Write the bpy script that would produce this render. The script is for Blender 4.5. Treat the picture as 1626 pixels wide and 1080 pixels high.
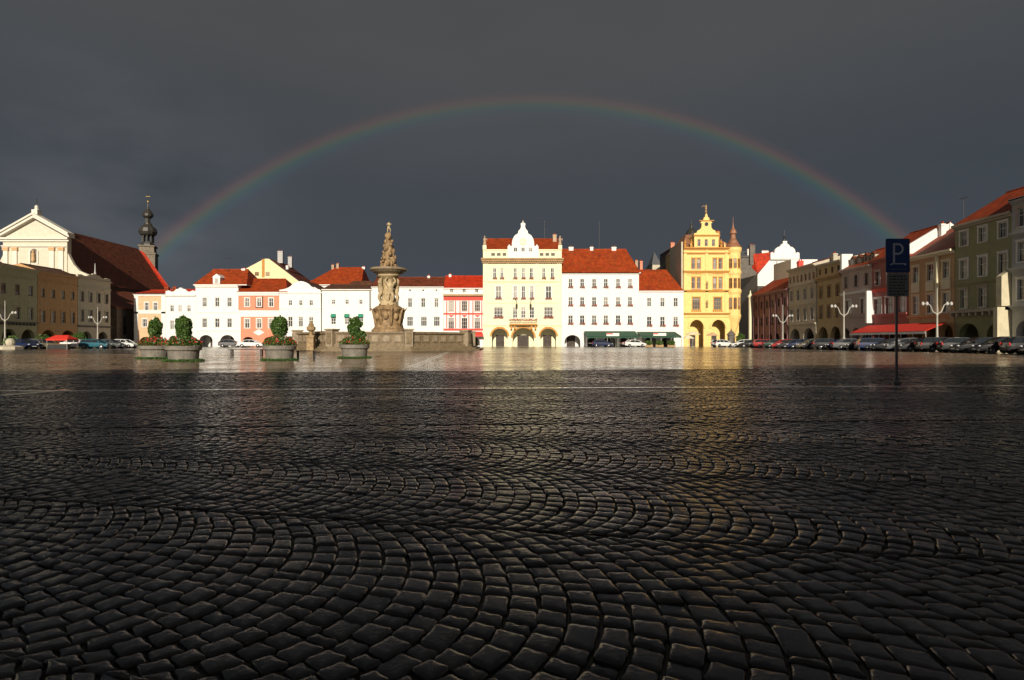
import bpy, math, random
import numpy as np
from mathutils import Vector, Matrix
random.seed(7); rng = np.random.default_rng(11)
for o in list(bpy.data.objects): bpy.data.objects.remove(o)
S = bpy.context.scene; COL = S.collection
PI = math.pi
# ---------------- camera ----------------
FPX, HY, CX, CAMH = 965.0, 543.0, 813.0, 1.0
cd = bpy.data.cameras.new('camera'); cam = bpy.data.objects.new('camera', cd); COL.objects.link(cam)
cd.sensor_width = 36; cd.lens = 36*FPX/1626; cd.shift_y = 3/1626; cd.clip_end = 6000; cd.clip_start = .05
cam.location = (0, 0, CAMH); cam.rotation_euler = (PI/2, 0, 0); S.camera = cam
# ---------------- light ----------------
SUN_EL, SUN_AZ = math.radians(20), math.radians(1.5)
ANTI = Vector((math.sin(SUN_AZ)*math.cos(SUN_EL), math.cos(SUN_AZ)*math.cos(SUN_EL), -math.sin(SUN_EL)))
ld = bpy.data.lights.new('sun', 'SUN'); ld.energy = 5.0; ld.angle = math.radians(.5); ld.color = (1, .90, .75)
sun = bpy.data.objects.new('sun', ld); COL.objects.link(sun); sun.location = (0, -60, 60)
sun.rotation_euler = ANTI.to_track_quat('-Z', 'Y').to_euler()
S.view_settings.view_transform = 'Standard'; S.view_settings.look = 'None'
S.view_settings.exposure = 0.0; S.view_settings.gamma = 1; S.view_settings.use_curve_mapping = False
S.cycles.max_bounces = 6; S.cycles.diffuse_bounces = 3; S.cycles.glossy_bounces = 3
W = bpy.data.worlds.new('World'); S.world = W; W.use_nodes = True
nt = W.node_tree; nt.nodes.clear()
def N(nt, t, **k):
    n = nt.nodes.new(t)
    for a, b in k.items(): setattr(n, a, b)
    return n
def math_(nt, op, a, b=None, c=None, clamp=False):
    n = N(nt, 'ShaderNodeMath', operation=op); n.use_clamp = clamp
    for i, v in enumerate((a, b, c)):
        if v is None: continue
        if isinstance(v, (int, float)): n.inputs[i].default_value = v
        else: nt.links.new(v, n.inputs[i])
    return n.outputs[0]
def ramp(nt, fac, stops):
    r = N(nt, 'ShaderNodeValToRGB'); e = r.color_ramp.elements
    while len(e) < len(stops): e.new(.5)
    for i, (p, c) in enumerate(stops):
        e[i].position = p; e[i].color = (*c, 1) if len(c) == 3 else c
    nt.links.new(fac, r.inputs[0]); return r.outputs[0]
def mixc(nt, fac, a, b, typ='MIX'):
    n = N(nt, 'ShaderNodeMix', data_type='RGBA', blend_type=typ)
    for s, v in ((0, fac), (6, a), (7, b)):
        if isinstance(v, (int, float)): n.inputs[s].default_value = v
        elif isinstance(v, tuple): n.inputs[s].default_value = (*v, 1)
        else: nt.links.new(v, n.inputs[s])
    return n.outputs[2]
tc = N(nt, 'ShaderNodeTexCoord').outputs['Generated']
sep = N(nt, 'ShaderNodeSeparateXYZ'); nt.links.new(tc, sep.inputs[0])
sky = N(nt, 'ShaderNodeTexSky', sky_type='NISHITA'); sky.sun_disc = False
sky.sun_elevation = SUN_EL; sky.sun_rotation = PI + SUN_AZ; sky.air_density = 1; sky.dust_density = 1
# storm cloud seen ahead: slate grey, lighter and warmer high up, with soft broken structure
no = N(nt, 'ShaderNodeTexNoise'); no.inputs['Scale'].default_value = 2.2; no.inputs['Detail'].default_value = 5
mp = N(nt, 'ShaderNodeMapping'); mp.inputs['Scale'].default_value = (1, 1, 2.2); nt.links.new(tc, mp.inputs[0]); nt.links.new(mp.outputs[0], no.inputs[0])
no2 = N(nt, 'ShaderNodeTexNoise'); no2.inputs['Scale'].default_value = 7; no2.inputs['Detail'].default_value = 6; nt.links.new(mp.outputs[0], no2.inputs[0])
base = ramp(nt, sep.outputs[2], [(0, (.058, .066, .081)), (.10, (.056, .065, .080)), (.24, (.051, .060, .073)), (.42, (.072, .076, .081)), (.56, (.072, .074, .076)), (.78, (.050, .051, .053)), (1, (.042, .043, .045))])
edge = math_(nt, 'ABSOLUTE', sep.outputs[0])
warm = mixc(nt, math_(nt, 'MULTIPLY', math_(nt, 'SUBTRACT', .62, edge, clamp=True), 0.9), base, (.076, .075, .076))
warm = mixc(nt, math_(nt, 'MULTIPLY_ADD', sep.outputs[2], 2.0, -.25, clamp=True), base, warm)
cl = math_(nt, 'ADD', math_(nt, 'MULTIPLY', no.outputs[0], .22), math_(nt, 'MULTIPLY', no2.outputs[0], .10))
cl = math_(nt, 'ADD', cl, .86)
cloud = mixc(nt, 1.0, warm, cl, 'MULTIPLY')
# pale rain wisp low on the left of the bow
dl = N(nt, 'ShaderNodeVectorMath', operation='DOT_PRODUCT'); nt.links.new(tc, dl.inputs[0])
wv = Vector((-640, 965, 165)).normalized(); dl.inputs[1].default_value = wv
wisp = math_(nt, 'POWER', math_(nt, 'MULTIPLY_ADD', dl.outputs['Value'], 22, -21, clamp=True), 2.0)
wisp = math_(nt, 'MULTIPLY', wisp, math_(nt, 'MULTIPLY_ADD', no2.outputs[0], 2.6, -.7, clamp=True))
cloud = mixc(nt, math_(nt, 'MULTIPLY', wisp, .35, clamp=True), cloud, (.15, .16, .17))
# rainbow: a ring 41-42 degrees from the antisolar point, and the paler sky inside it
dp = N(nt, 'ShaderNodeVectorMath', operation='DOT_PRODUCT'); nt.links.new(tc, dp.inputs[0]); dp.inputs[1].default_value = ANTI
ang = math_(nt, 'MULTIPLY', math_(nt, 'ARCCOSINE', dp.outputs['Value']), 180/PI)
f = math_(nt, 'DIVIDE', math_(nt, 'SUBTRACT', ang, 39.7), 3.0, clamp=True)
bow = ramp(nt, f, [(0, (.004, .004, .004)), (.25, (.005, .006, .010)), (.40, (.000, .014, .017)), (.52, (.004, .024, .010)), (.62, (.028, .022, .002)), (.72, (.036, .009, .003)), (.84, (.012, .001, 0)), (.96, (0, 0, 0))])
fade = math_(nt, 'MULTIPLY_ADD', edge, 1.0, .62)
bow = mixc(nt, 1.0, bow, fade, 'MULTIPLY')
cloud = mixc(nt, 1.0, cloud, bow, 'ADD')
cloud10 = mixc(nt, 1.0, cloud, (10, 10, 10), 'MULTIPLY')
back = math_(nt, 'MULTIPLY_ADD', sep.outputs[1], -2.5, -1.3, clamp=True)      # the sky has cleared on the sun's side
allsky = mixc(nt, back, cloud10, mixc(nt, 1.0, sky.outputs[0], (.5, .5, .5), 'MULTIPLY'))
bg = N(nt, 'ShaderNodeBackground'); bg.inputs[1].default_value = .1; nt.links.new(allsky, bg.inputs[0])
wo = N(nt, 'ShaderNodeOutputWorld'); nt.links.new(bg.outputs[0], wo.inputs[0])
for n in nt.nodes:
    if n.type == 'MIX': n.clamp_result = False

# ---------------- helpers ----------------
MATS = {}
def M(name, rgb, rough=.7, var=.12, scale=1.5, bump=0, bscale=20, metal=0, spec=.5, stain=0, emis=None):
    """procedural material: base colour with noise variation, optional vertical weather streaks and fine relief"""
    if name in MATS: return MATS[name]
    m = bpy.data.materials.new(name); m.use_nodes = True; t = m.node_tree; p = t.nodes['Principled BSDF']
    co = N(t, 'ShaderNodeTexCoord').outputs['Object']
    n = N(t, 'ShaderNodeTexNoise'); n.inputs['Scale'].default_value = scale; n.inputs['Detail'].default_value = 6; t.links.new(co, n.inputs[0])
    lo = tuple(c*(1-var) for c in rgb); hi = tuple(min(1, c*(1+var)) for c in rgb)
    c = ramp(t, n.outputs[0], [(.3, lo), (.7, hi)])
    if stain:
        mpp = N(t, 'ShaderNodeMapping'); mpp.inputs['Scale'].default_value = (2.5, 2.5, .25); t.links.new(co, mpp.inputs[0])
        n2 = N(t, 'ShaderNodeTexNoise'); n2.inputs['Scale'].default_value = 1.3; n2.inputs['Detail'].default_value = 8; t.links.new(mpp.outputs[0], n2.inputs[0])
        k = math_(t, 'MULTIPLY', math_(t, 'MULTIPLY_ADD', n2.outputs[0], 3, -1.5, clamp=True), stain)
        c = mixc(t, k, c, tuple(x*.45 for x in rgb))
    t.links.new(c, p.inputs['Base Color'])
    p.inputs['Roughness'].default_value = rough; p.inputs['Metallic'].default_value = metal; p.inputs['Specular IOR Level'].default_value = spec
    if bump:
        b = N(t, 'ShaderNodeTexNoise'); b.inputs['Scale'].default_value = bscale; b.inputs['Detail'].default_value = 4; t.links.new(co, b.inputs[0])
        bn = N(t, 'ShaderNodeBump'); bn.inputs['Strength'].default_value = bump; bn.inputs['Distance'].default_value = .02
        t.links.new(b.outputs[0], bn.inputs['Height']); t.links.new(bn.outputs[0], p.inputs['Normal'])
    MATS[name] = m; return m
def tile_mat(name, rgb, var=.35):
    """roof tiles: courses and columns too far off to tell apart, with tile-to-tile colour"""
    m = bpy.data.materials.new(name); m.use_nodes = True; t = m.node_tree; p = t.nodes['Principled BSDF']
    co = N(t, 'ShaderNodeTexCoord').outputs['Object']
    s = N(t, 'ShaderNodeSeparateXYZ'); t.links.new(co, s.inputs[0])
    v = N(t, 'ShaderNodeTexNoise'); v.inputs['Scale'].default_value = 1.1; v.inputs['Detail'].default_value = 7; t.links.new(co, v.inputs[0])
    vo = N(t, 'ShaderNodeTexVoronoi'); vo.inputs['Scale'].default_value = 4; t.links.new(co, vo.inputs[0])
    c = ramp(t, v.outputs[0], [(.25, tuple(x*(1-var) for x in rgb)), (.75, tuple(x*(1+var) for x in rgb))])
    c = mixc(t, .35, c, mixc(t, 1.0, c, vo.outputs['Color'], 'MULTIPLY'))
    t.links.new(c, p.inputs['Base Color']); p.inputs['Roughness'].default_value = .62; p.inputs['Specular IOR Level'].default_value = .3
    wv = math_(t, 'SINE', math_(t, 'MULTIPLY', s.outputs[2], 2*PI/.22)); wx = math_(t, 'SINE', math_(t, 'MULTIPLY', s.outputs[0], 2*PI/.25))
    bn = N(t, 'ShaderNodeBump'); bn.inputs['Strength'].default_value = .5; bn.inputs['Distance'].default_value = .03
    t.links.new(math_(t, 'ADD', wv, wx), bn.inputs['Height']); t.links.new(bn.outputs[0], p.inputs['Normal'])
    MATS[name] = m; return m
def paint(name, rgb, rough=.5, metal=0, coat=.6):
    m = M(name, rgb, rough=rough, var=.03, metal=metal); p = m.node_tree.nodes['Principled BSDF']; p.inputs['Coat Weight'].default_value = coat; p.inputs['Specular IOR Level'].default_value = .2; return m

class MB:
    """collects faces of several materials and links them as one mesh object"""
    def __init__(s): s.v = []; s.f = []; s.m = []; s.cur = 0; s.T = None
    def add(s, vs, fs, mi=None):
        b = len(s.v)
        s.v += [tuple(s.T @ Vector(p)) for p in vs] if s.T else [tuple(p) for p in vs]
        s.f += [tuple(i+b for i in f) for f in fs]; s.m += [s.cur if mi is None else mi]*len(fs)
    def quad(s, a, b, c, d, mi=None): s.add([a, b, c, d], [(0, 1, 2, 3)], mi)
    def box(s, x0, x1, y0, y1, z0, z1, mi=None):
        s.add([(x0,y0,z0),(x1,y0,z0),(x1,y1,z0),(x0,y1,z0),(x0,y0,z1),(x1,y0,z1),(x1,y1,z1),(x0,y1,z1)],
              [(0,3,2,1),(4,5,6,7),(0,1,5,4),(1,2,6,5),(2,3,7,6),(3,0,4,7)], mi)
    def prism(s, pts, y0, y1, mi=None):
        """outline in x,z (counter-clockwise seen from -y) extruded along y"""
        n = len(pts)
        s.add([(x, y0, z) for x, z in pts]+[(x, y1, z) for x, z in pts],
              [tuple(range(n)), tuple(range(2*n-1, n-1, -1))]+[(i, i+n, (i+1) % n+n, (i+1) % n) for i in range(n)], mi)
    def lathe(s, prof, n=16, c=(0, 0, 0), mi=None, ph=0, sq=1):
        vs = []; fs = []
        for r, z in prof:
            for i in range(n):
                a = 2*PI*i/n+ph; vs.append((c[0]+r*math.cos(a), c[1]+r*math.sin(a)*sq, c[2]+z))
        for j in range(len(prof)-1):
            for i in range(n):
                k = (i+1) % n; fs.append((j*n+i, j*n+k, (j+1)*n+k, (j+1)*n+i))
        fs.append(tuple(range(n-1, -1, -1))); fs.append(tuple(range((len(prof)-1)*n, len(prof)*n)))
        s.add(vs, fs, mi)
    def tube(s, pts, r, n=8, mi=None):
        vs = []; fs = []; pts = [Vector(p) for p in pts]; rs = r if isinstance(r, (list, tuple)) else [r]*len(pts)
        for i, p in enumerate(pts):
            d = (pts[min(i+1, len(pts)-1)]-pts[max(i-1, 0)]).normalized()
            u = d.cross(Vector((0, 0, 1)));  u = u.normalized() if u.length > .01 else Vector((1, 0, 0)); w = d.cross(u)
            for k in range(n): a = 2*PI*k/n; vs.append(tuple(p+(u*math.cos(a)+w*math.sin(a))*rs[i]))
        for j in range(len(pts)-1):
            for i in range(n): k = (i+1) % n; fs.append((j*n+i, (j+1)*n+i, (j+1)*n+k, j*n+k))
        fs.append(tuple(range(n))); fs.append(tuple(range(len(pts)*n-1, (len(pts)-1)*n-1, -1)))
        s.add(vs, fs, mi)
    def ball(s, c, r, n=10, m=7, mi=None, sc=(1, 1, 1)):
        prof = [(math.sin(PI*j/m), -math.cos(PI*j/m)) for j in range(m+1)]
        vs = []; fs = []
        for rr, z in prof:
            for i in range(n):
                a = 2*PI*i/n; vs.append((c[0]+r*sc[0]*rr*math.cos(a), c[1]+r*sc[1]*rr*math.sin(a), c[2]+r*sc[2]*z))
        for j in range(m):
            for i in range(n): k = (i+1) % n; fs.append((j*n+i, j*n+k, (j+1)*n+k, (j+1)*n+i))
        s.add(vs, fs, mi)
    def mesh(s, name, mats, smooth=False):
        me = bpy.data.meshes.new(name); me.from_pydata(s.v, [], s.f)
        for m in (mats if isinstance(mats, (list, tuple)) else [mats]): me.materials.append(m)
        me.polygons.foreach_set('material_index', s.m)
        if smooth: me.polygons.foreach_set('use_smooth', [True]*len(s.f))
        me.update(); return me
    def build(s, name, mats, parent=None, loc=(0, 0, 0), rot=0, smooth=False):
        return ob(name, s.mesh(name, mats, smooth), parent, loc, rot)
def ob(name, me, parent=None, loc=(0, 0, 0), rot=0):
    o = bpy.data.objects.new(name, me); COL.objects.link(o); o.parent = parent; o.location = loc
    if rot: o.rotation_euler = (0, 0, rot)
    return o
def thing(name, label, cat, loc=(0, 0, 0), rot=0, group=None):
    o = bpy.data.objects.new(name, None); COL.objects.link(o); o.location = loc; o.rotation_euler = (0, 0, rot); o.empty_display_size = .3
    return tag(o, label, cat, group)
def tag(o, label, cat, group=None):
    o['label'] = label; o['category'] = cat
    if group: o['group'] = group
    return o
def kids(o): return [c for c in o.children]
def copy_tree(o, parent=None):
    c = o.copy(); COL.objects.link(c); c.parent = parent
    for ch in o.children: copy_tree(ch, c)
    return c
def PX(x, D): return (x-CX)*D/FPX
def PZ(y, D): return CAMH+(HY-y)*D/FPX

# ---------------- ground ----------------
def np_mesh(name, V, F, mat, smooth=None, mi=None):
    """V (n,3), F list of (faces array k x m) -> mesh quickly"""
    me = bpy.data.meshes.new(name); me.vertices.add(len(V)); me.vertices.foreach_set('co', V.astype(np.float32).ravel())
    nl = sum(f.size for f in F); np_ = sum(len(f) for f in F)
    me.loops.add(nl); me.polygons.add(np_)
    me.loops.foreach_set('vertex_index', np.concatenate([f.ravel() for f in F]).astype(np.int32))
    st = []; off = 0
    for f in F: st.append(off+np.arange(len(f))*f.shape[1]); off += f.size
    me.polygons.foreach_set('loop_start', np.concatenate(st).astype(np.int32))
    if smooth is not None: me.polygons.foreach_set('use_smooth', np.concatenate(smooth))
    me.materials.append(mat); me.update(calc_edges=True); me.validate(); return me
def stone_material(name, dark, light, rlo, rhi, relief):
    m = bpy.data.materials.new(name); m.use_nodes = True; t = m.node_tree; p = t.nodes['Principled BSDF']
    g = N(t, 'ShaderNodeNewGeometry'); oi = N(t, 'ShaderNodeObjectInfo')
    r = math_(t, 'FRACT', math_(t, 'ADD', g.outputs['Random Per Island'], oi.outputs['Random']))
    n = N(t, 'ShaderNodeTexNoise'); n.inputs['Scale'].default_value = 14; n.inputs['Detail'].default_value = 8; t.links.new(g.outputs['Position'], n.inputs[0])
    big = N(t, 'ShaderNodeTexNoise'); big.inputs['Scale'].default_value = .35; big.inputs['Detail'].default_value = 3; t.links.new(g.outputs['Position'], big.inputs[0])
    k = math_(t, 'ADD', math_(t, 'MULTIPLY', r, .6), math_(t, 'MULTIPLY', n.outputs[0], .5), clamp=True)
    bigc = math_(t, 'MULTIPLY_ADD', big.outputs[0], 3.2, -1.1, clamp=True)      # broad damp and dry patches
    t.links.new(mixc(t, math_(t, 'MULTIPLY', bigc, .45), ramp(t, k, [(.1, dark), (.95, light)]), dark), p.inputs['Base Color'])
    rr = math_(t, 'MULTIPLY_ADD', math_(t, 'ADD', math_(t, 'MULTIPLY', n.outputs[0], .55), math_(t, 'MULTIPLY', math_(t, 'SUBTRACT', 1.0, bigc), .45)), rhi-rlo, rlo)
    t.links.new(rr, p.inputs['Roughness'])
    p.inputs['Specular IOR Level'].default_value = .5
    b1 = N(t, 'ShaderNodeTexNoise'); b1.inputs['Scale'].default_value = 55; b1.inputs['Detail'].default_value = 5; t.links.new(g.outputs['Position'], b1.inputs[0])
    bn = N(t, 'ShaderNodeBump'); bn.inputs['Strength'].default_value = relief; bn.inputs['Distance'].default_value = .006
    t.links.new(b1.outputs[0], bn.inputs['Height']); t.links.new(bn.outputs[0], p.inputs['Normal'])
    return m
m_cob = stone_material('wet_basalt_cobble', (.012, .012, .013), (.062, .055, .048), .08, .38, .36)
m_line = stone_material('pale_granite_sett', (.40, .39, .36), (.60, .58, .53), .05, .12, .02)
m_joint = M('wet_joint_grit', (.040, .038, .024), rough=.55, var=.4, scale=30, bump=.6, bscale=120)
# far ground: cobbles past the built ones merge into a wet ribbed sheet whose paler brown stands in for sunlight
m_far = bpy.data.materials.new('wet_sun_tinted_far'); m_far.use_nodes = True
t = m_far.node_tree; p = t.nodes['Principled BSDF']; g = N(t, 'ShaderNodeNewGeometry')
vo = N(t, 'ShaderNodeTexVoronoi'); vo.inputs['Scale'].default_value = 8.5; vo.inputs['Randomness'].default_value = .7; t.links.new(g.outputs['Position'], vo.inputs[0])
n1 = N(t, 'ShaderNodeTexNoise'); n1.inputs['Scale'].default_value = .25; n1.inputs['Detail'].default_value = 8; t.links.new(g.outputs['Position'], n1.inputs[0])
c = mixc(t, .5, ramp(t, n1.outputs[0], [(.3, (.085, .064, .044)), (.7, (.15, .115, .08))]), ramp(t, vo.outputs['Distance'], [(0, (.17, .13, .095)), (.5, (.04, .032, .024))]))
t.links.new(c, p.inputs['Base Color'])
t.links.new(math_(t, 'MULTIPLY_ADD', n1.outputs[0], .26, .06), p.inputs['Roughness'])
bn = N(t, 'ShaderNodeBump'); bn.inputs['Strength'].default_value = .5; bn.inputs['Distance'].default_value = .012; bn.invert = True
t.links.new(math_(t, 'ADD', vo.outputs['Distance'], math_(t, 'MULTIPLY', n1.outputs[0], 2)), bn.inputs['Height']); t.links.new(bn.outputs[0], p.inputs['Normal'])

GEO_END = 26.0; LS = .066     # paving grid runs .066 off the picture plane
ground = MB()
# rough setts near the camera, smoother paving coloured as sunlit past the shadow edge Y = 21.3 + .155 X
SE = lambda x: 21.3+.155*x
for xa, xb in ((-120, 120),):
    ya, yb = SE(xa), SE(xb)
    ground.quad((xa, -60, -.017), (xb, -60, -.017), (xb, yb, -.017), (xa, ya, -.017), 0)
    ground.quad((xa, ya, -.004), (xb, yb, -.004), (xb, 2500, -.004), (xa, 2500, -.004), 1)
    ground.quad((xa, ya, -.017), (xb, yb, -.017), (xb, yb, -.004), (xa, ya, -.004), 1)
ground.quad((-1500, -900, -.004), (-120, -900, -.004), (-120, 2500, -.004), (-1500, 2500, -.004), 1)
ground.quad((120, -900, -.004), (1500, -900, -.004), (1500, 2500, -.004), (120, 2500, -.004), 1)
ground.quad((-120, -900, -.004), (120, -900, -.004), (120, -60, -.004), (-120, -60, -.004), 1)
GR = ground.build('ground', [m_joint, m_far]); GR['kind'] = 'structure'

def band_rows(fn, kset, wd_, xr, du=.108, ns_=14):
    """segmental arcs: fn(u,v) maps band coordinates to the ground; returns stones as (n,4,2) corners"""
    out = []
    for vc in kset:
        if isinstance(vc, tuple): vc, R, ta, tb = vc; ta, tb = math.radians(ta), math.radians(tb)
        else: tb = math.radians(42); ta = -tb; R = wd_/(2*math.sin(tb))
        du = .113 if abs(vc-2.43) < .1 else .103; ns = round(R*(tb-ta)/.109); th = np.linspace(ta, tb, ns+1)
        u0 = xr(vc); nr = int((u0[1]-u0[0])/du)
        us = u0[0]+np.cumsum(rng.uniform(.92, 1.08, nr+1)*du)
        tj = th[None, :]+rng.normal(0, .014, (nr, ns+1))*np.r_[0, np.ones(ns-1), 0]
        ph = rng.uniform(-.5, .5, nr)*((tb-ta)/ns); tj[:, 1:-1] += ph[:, None]
        wob = rng.normal(0, .004, (nr+1, 1))
        a0, a1 = us[:-1, None]+wob[:-1], us[1:, None]+wob[1:]
        cu = R*(np.cos(tj)-math.cos(tb)); cv = vc+R*np.sin(tj)*.997
        tf = np.clip(tj+du*np.sin(tj)/R*.92, ta, tb); tf[:, 0] = ta; tf[:, -1] = tb
        cu2 = R*(np.cos(tf)-math.cos(tb)); cv2 = vc+R*np.sin(tf)*.997
        Pn = np.stack([a0+cu, cv], -1); Pf = np.stack([a1+cu2, cv2], -1)
        q = np.stack([Pn[:, :-1], Pf[:, :-1], Pf[:, 1:], Pn[:, 1:]], 2).reshape(-1, 4, 2)
        q += rng.normal(0, .0045, q.shape)
        X, Y = fn(q[..., 0], q[..., 1]); out.append(np.stack([X, Y], -1))
    return np.concatenate(out)
def near_fn(u, v):
    s = -.23+(v-2.5)*.035
    return u, v+s*u
D1, D2 = 7.40, 13.04
def str_fn(u, v): return u - LS*0 - .066*(v-D1)*0, v+LS*u
A = band_rows(near_fn, [-.6, .78, (2.43, 1.17, -52, 43), 4., 5.5, 7., 8.5, 10], 1.5, lambda v: (-9.5, 9.5))
cA = A.mean(1); A = A[(cA[:, 1] < D1-.06+LS*cA[:, 0]) & (cA[:, 1] > .45) & (abs(cA[:, 0]) < 1.6+cA[:, 1]*1.0)]
w1 = (D2-.14-D1-.02)/4
B = band_rows(str_fn, [D1+.02+w1*(i+.5) for i in range(4)], w1, lambda v: (-v-2, v+2))
nb = int((GEO_END-D2-.1)/1.42)+1
Cc = band_rows(str_fn, [D2+.14+1.42*(i+.5) for i in range(nb)], 1.42, lambda v: (-v*.93-1, v*.93+1))
cC = Cc.mean(1); Cc = Cc[(cC[:, 1] < SE(cC[:, 0])-.06) & (abs(cC[:, 0]) < cC[:, 1]*.93+1)]
ST = np.concatenate([A, B, Cc])
# pale setts: the long cross line and two lines running away from the camera
def line_setts(p0, p1, wd, ln=.17):
    p0, p1 = np.array(p0), np.array(p1); L = np.linalg.norm(p1-p0); d = (p1-p0)/L; n_ = np.array([-d[1], d[0]])
    k = int(L/ln); s = np.linspace(0, L, k+1); a = s[:-1, None]*d+p0; b = s[1:, None]*d+p0
    o = n_*wd/2
    return np.stack([a-o, b-o, b+o, a+o], 1)+rng.normal(0, .003, (k, 4, 2))
LN = np.concatenate([line_setts((-20, D2-20*LS), (20, D2+20*LS), .26)])
xl = lambda y: -8.55-.066*y
LN2 = line_setts((xl(11.0)-.35, 10.9), (xl(12.9)+.15, 12.7), .30)
xm = lambda y: -2.40-.066*y
LN3 = np.concatenate([line_setts((xm(21.2)+o, 21.2), (xm(60)+o, 60), .24, .4) for o in (-.13, .13)])
LN = np.concatenate([LN, LN2, LN3])
cS = ST.mean(1)
def near_line(c, f, y0, y1, hw): return (abs(c[:, 0]-f(c[:, 1])) < hw) & (c[:, 1] > y0) & (c[:, 1] < y1)
dl_ = (xl(12.9)+.15-xl(11.0)+.35)/1.8
ST = ST[~(near_line(cS, lambda y: xl(11)-.35+(y-10.9)*dl_, 10.9, 12.8, .2))]

def stones(Q, lod, tilt=.013, jit=.0026):
    """rounded stone caps on quads Q (n,4,2): returns V,F,smooth"""
    n = len(Q); c = Q.mean(1, keepdims=True)
    size = np.sqrt(abs(np.cross(Q[:, 1]-Q[:, 0], Q[:, 3]-Q[:, 0])))[:, None]
    zo = rng.normal(0, jit, (n, 1)); tl = rng.normal(0, tilt, (n, 2))
    if lod == 2: per = [Q[:, i] for i in range(4)]
    else:
        cf = (.14, .86) if lod == 1 else (.10, .5, .90)
        per = []
        for i in range(4):
            a, b = Q[:, i], Q[:, (i+1) % 4]
            for f_ in cf: per.append(a*(1-f_)+b*f_)
    Pm = np.stack(per, 1); m = Pm.shape[1]
    d = Pm-c; L = np.linalg.norm(d, axis=2, keepdims=True)
    def ring(ins, z, rnd=0):
        q = c+d*np.maximum(.2, 1-ins/L)
        if rnd: q = q+rng.normal(0, rnd, q.shape)
        r = q-c; zz = z+zo+(r[..., 0]*tl[:, :1]+r[..., 1]*tl[:, 1:])
        return np.concatenate([q, zz[..., None]], 2)
    if lod == 0: rings = [ring(.004, -.034), ring(.0025, -.015, .0008), ring(.006, -.0060, .0010), ring(.013, -.0020, .001), ring(.026, 0), ring(.040, .0006)]
    elif lod == 1: rings = [ring(.003, -.030), ring(.0035, -.007), ring(.011, -.0018), ring(.026, 0)]
    else: rings = [ring(.0035, -.012), ring(.016, -.001)]
    K = len(rings); V = np.stack(rings, 1).reshape(n, K*m, 3)
    base_ = (np.arange(n)*K*m)[:, None]
    F = []; sm = []
    side = []
    for k in range(K-1):
        for i in range(m):
            j = (i+1) % m; side.append((k*m+i, k*m+j, (k+1)*m+j, (k+1)*m+i))
    side = np.array(side); F.append((base_[:, :, None]+side[None]).reshape(-1, 4)); sm.append(np.full(len(F[-1]), lod < 2))
    F.append(base_+np.arange((K-1)*m, K*m)[None]); sm.append(np.full(len(F[-1]), lod < 2))
    return V, F, sm
def cob_object(Q, name, lod, mat, **k):
    V, F, sm = stones(Q, lod, **k); me = np_mesh(name, V.reshape(-1, 3), F, mat, sm)
    o = ob(name, me, GR); return o
cS = ST.mean(1); dist = np.hypot(cS[:, 0], cS[:, 1])
infr = (abs(cS[:, 0]) < cS[:, 1]*.86) & (cS[:, 1] > 1.78)
order = np.argsort(np.where(infr, dist, 1e6)); top = order[:290]; rest = np.ones(len(ST), bool); rest[top] = False
V, F, sm = stones(ST[top], 0)
for i in range(len(top)):
    vv = V[i]; cen = np.array([*ST[top[i]].mean(0), 0]); nv = len(vv)
    Fi = [f.reshape(len(top), -1, f.shape[1])[i]-i*nv for f in F]
    me = np_mesh('cobble', vv-cen, Fi, m_cob, [np.full(len(x), True) for x in Fi]); ob('cobble', me, GR, tuple(cen))
VV = []; FF = []; SM = []; off = 0
for lod, a, b in ((0, 0, 6.5), (1, 6.5, 15), (2, 15, 99)):
    s_ = rest & (dist >= a) & (dist < b); V, F, sm = stones(ST[s_], lod, tilt=(.014, .021, .032)[lod], jit=(.0028, .0030, .0034)[lod]); V = V.reshape(-1, 3)
    VV.append(V); FF += [f+off for f in F]; SM += sm; off += len(V)
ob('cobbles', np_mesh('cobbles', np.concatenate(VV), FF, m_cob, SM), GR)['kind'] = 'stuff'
cob_object(LN, 'pale_setts', 1, m_line, tilt=.002, jit=.0005).location.z = .009
bpy.data.objects['pale_setts']['kind'] = 'stuff'
# larger wet slabs in straight rows past the shadow edge, sunlight put into their lighter colour
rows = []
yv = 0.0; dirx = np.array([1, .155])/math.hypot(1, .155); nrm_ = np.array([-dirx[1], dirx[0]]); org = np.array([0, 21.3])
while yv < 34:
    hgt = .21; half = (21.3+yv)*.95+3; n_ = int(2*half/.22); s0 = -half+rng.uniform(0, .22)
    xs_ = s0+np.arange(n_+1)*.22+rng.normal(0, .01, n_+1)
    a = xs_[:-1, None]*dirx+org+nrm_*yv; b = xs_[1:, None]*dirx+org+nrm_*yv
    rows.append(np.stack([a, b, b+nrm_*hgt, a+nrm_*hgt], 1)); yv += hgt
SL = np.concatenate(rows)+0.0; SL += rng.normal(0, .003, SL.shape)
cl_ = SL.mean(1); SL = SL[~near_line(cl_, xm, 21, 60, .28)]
m_slab = stone_material('wet_sun_tinted_slab', (.080, .056, .036), (.30, .21, .135), .0, .30, .20)
cob_object(SL, 'sun_tinted_slabs', 2, m_slab, tilt=.007, jit=.0012)['kind'] = 'stuff'
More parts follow.
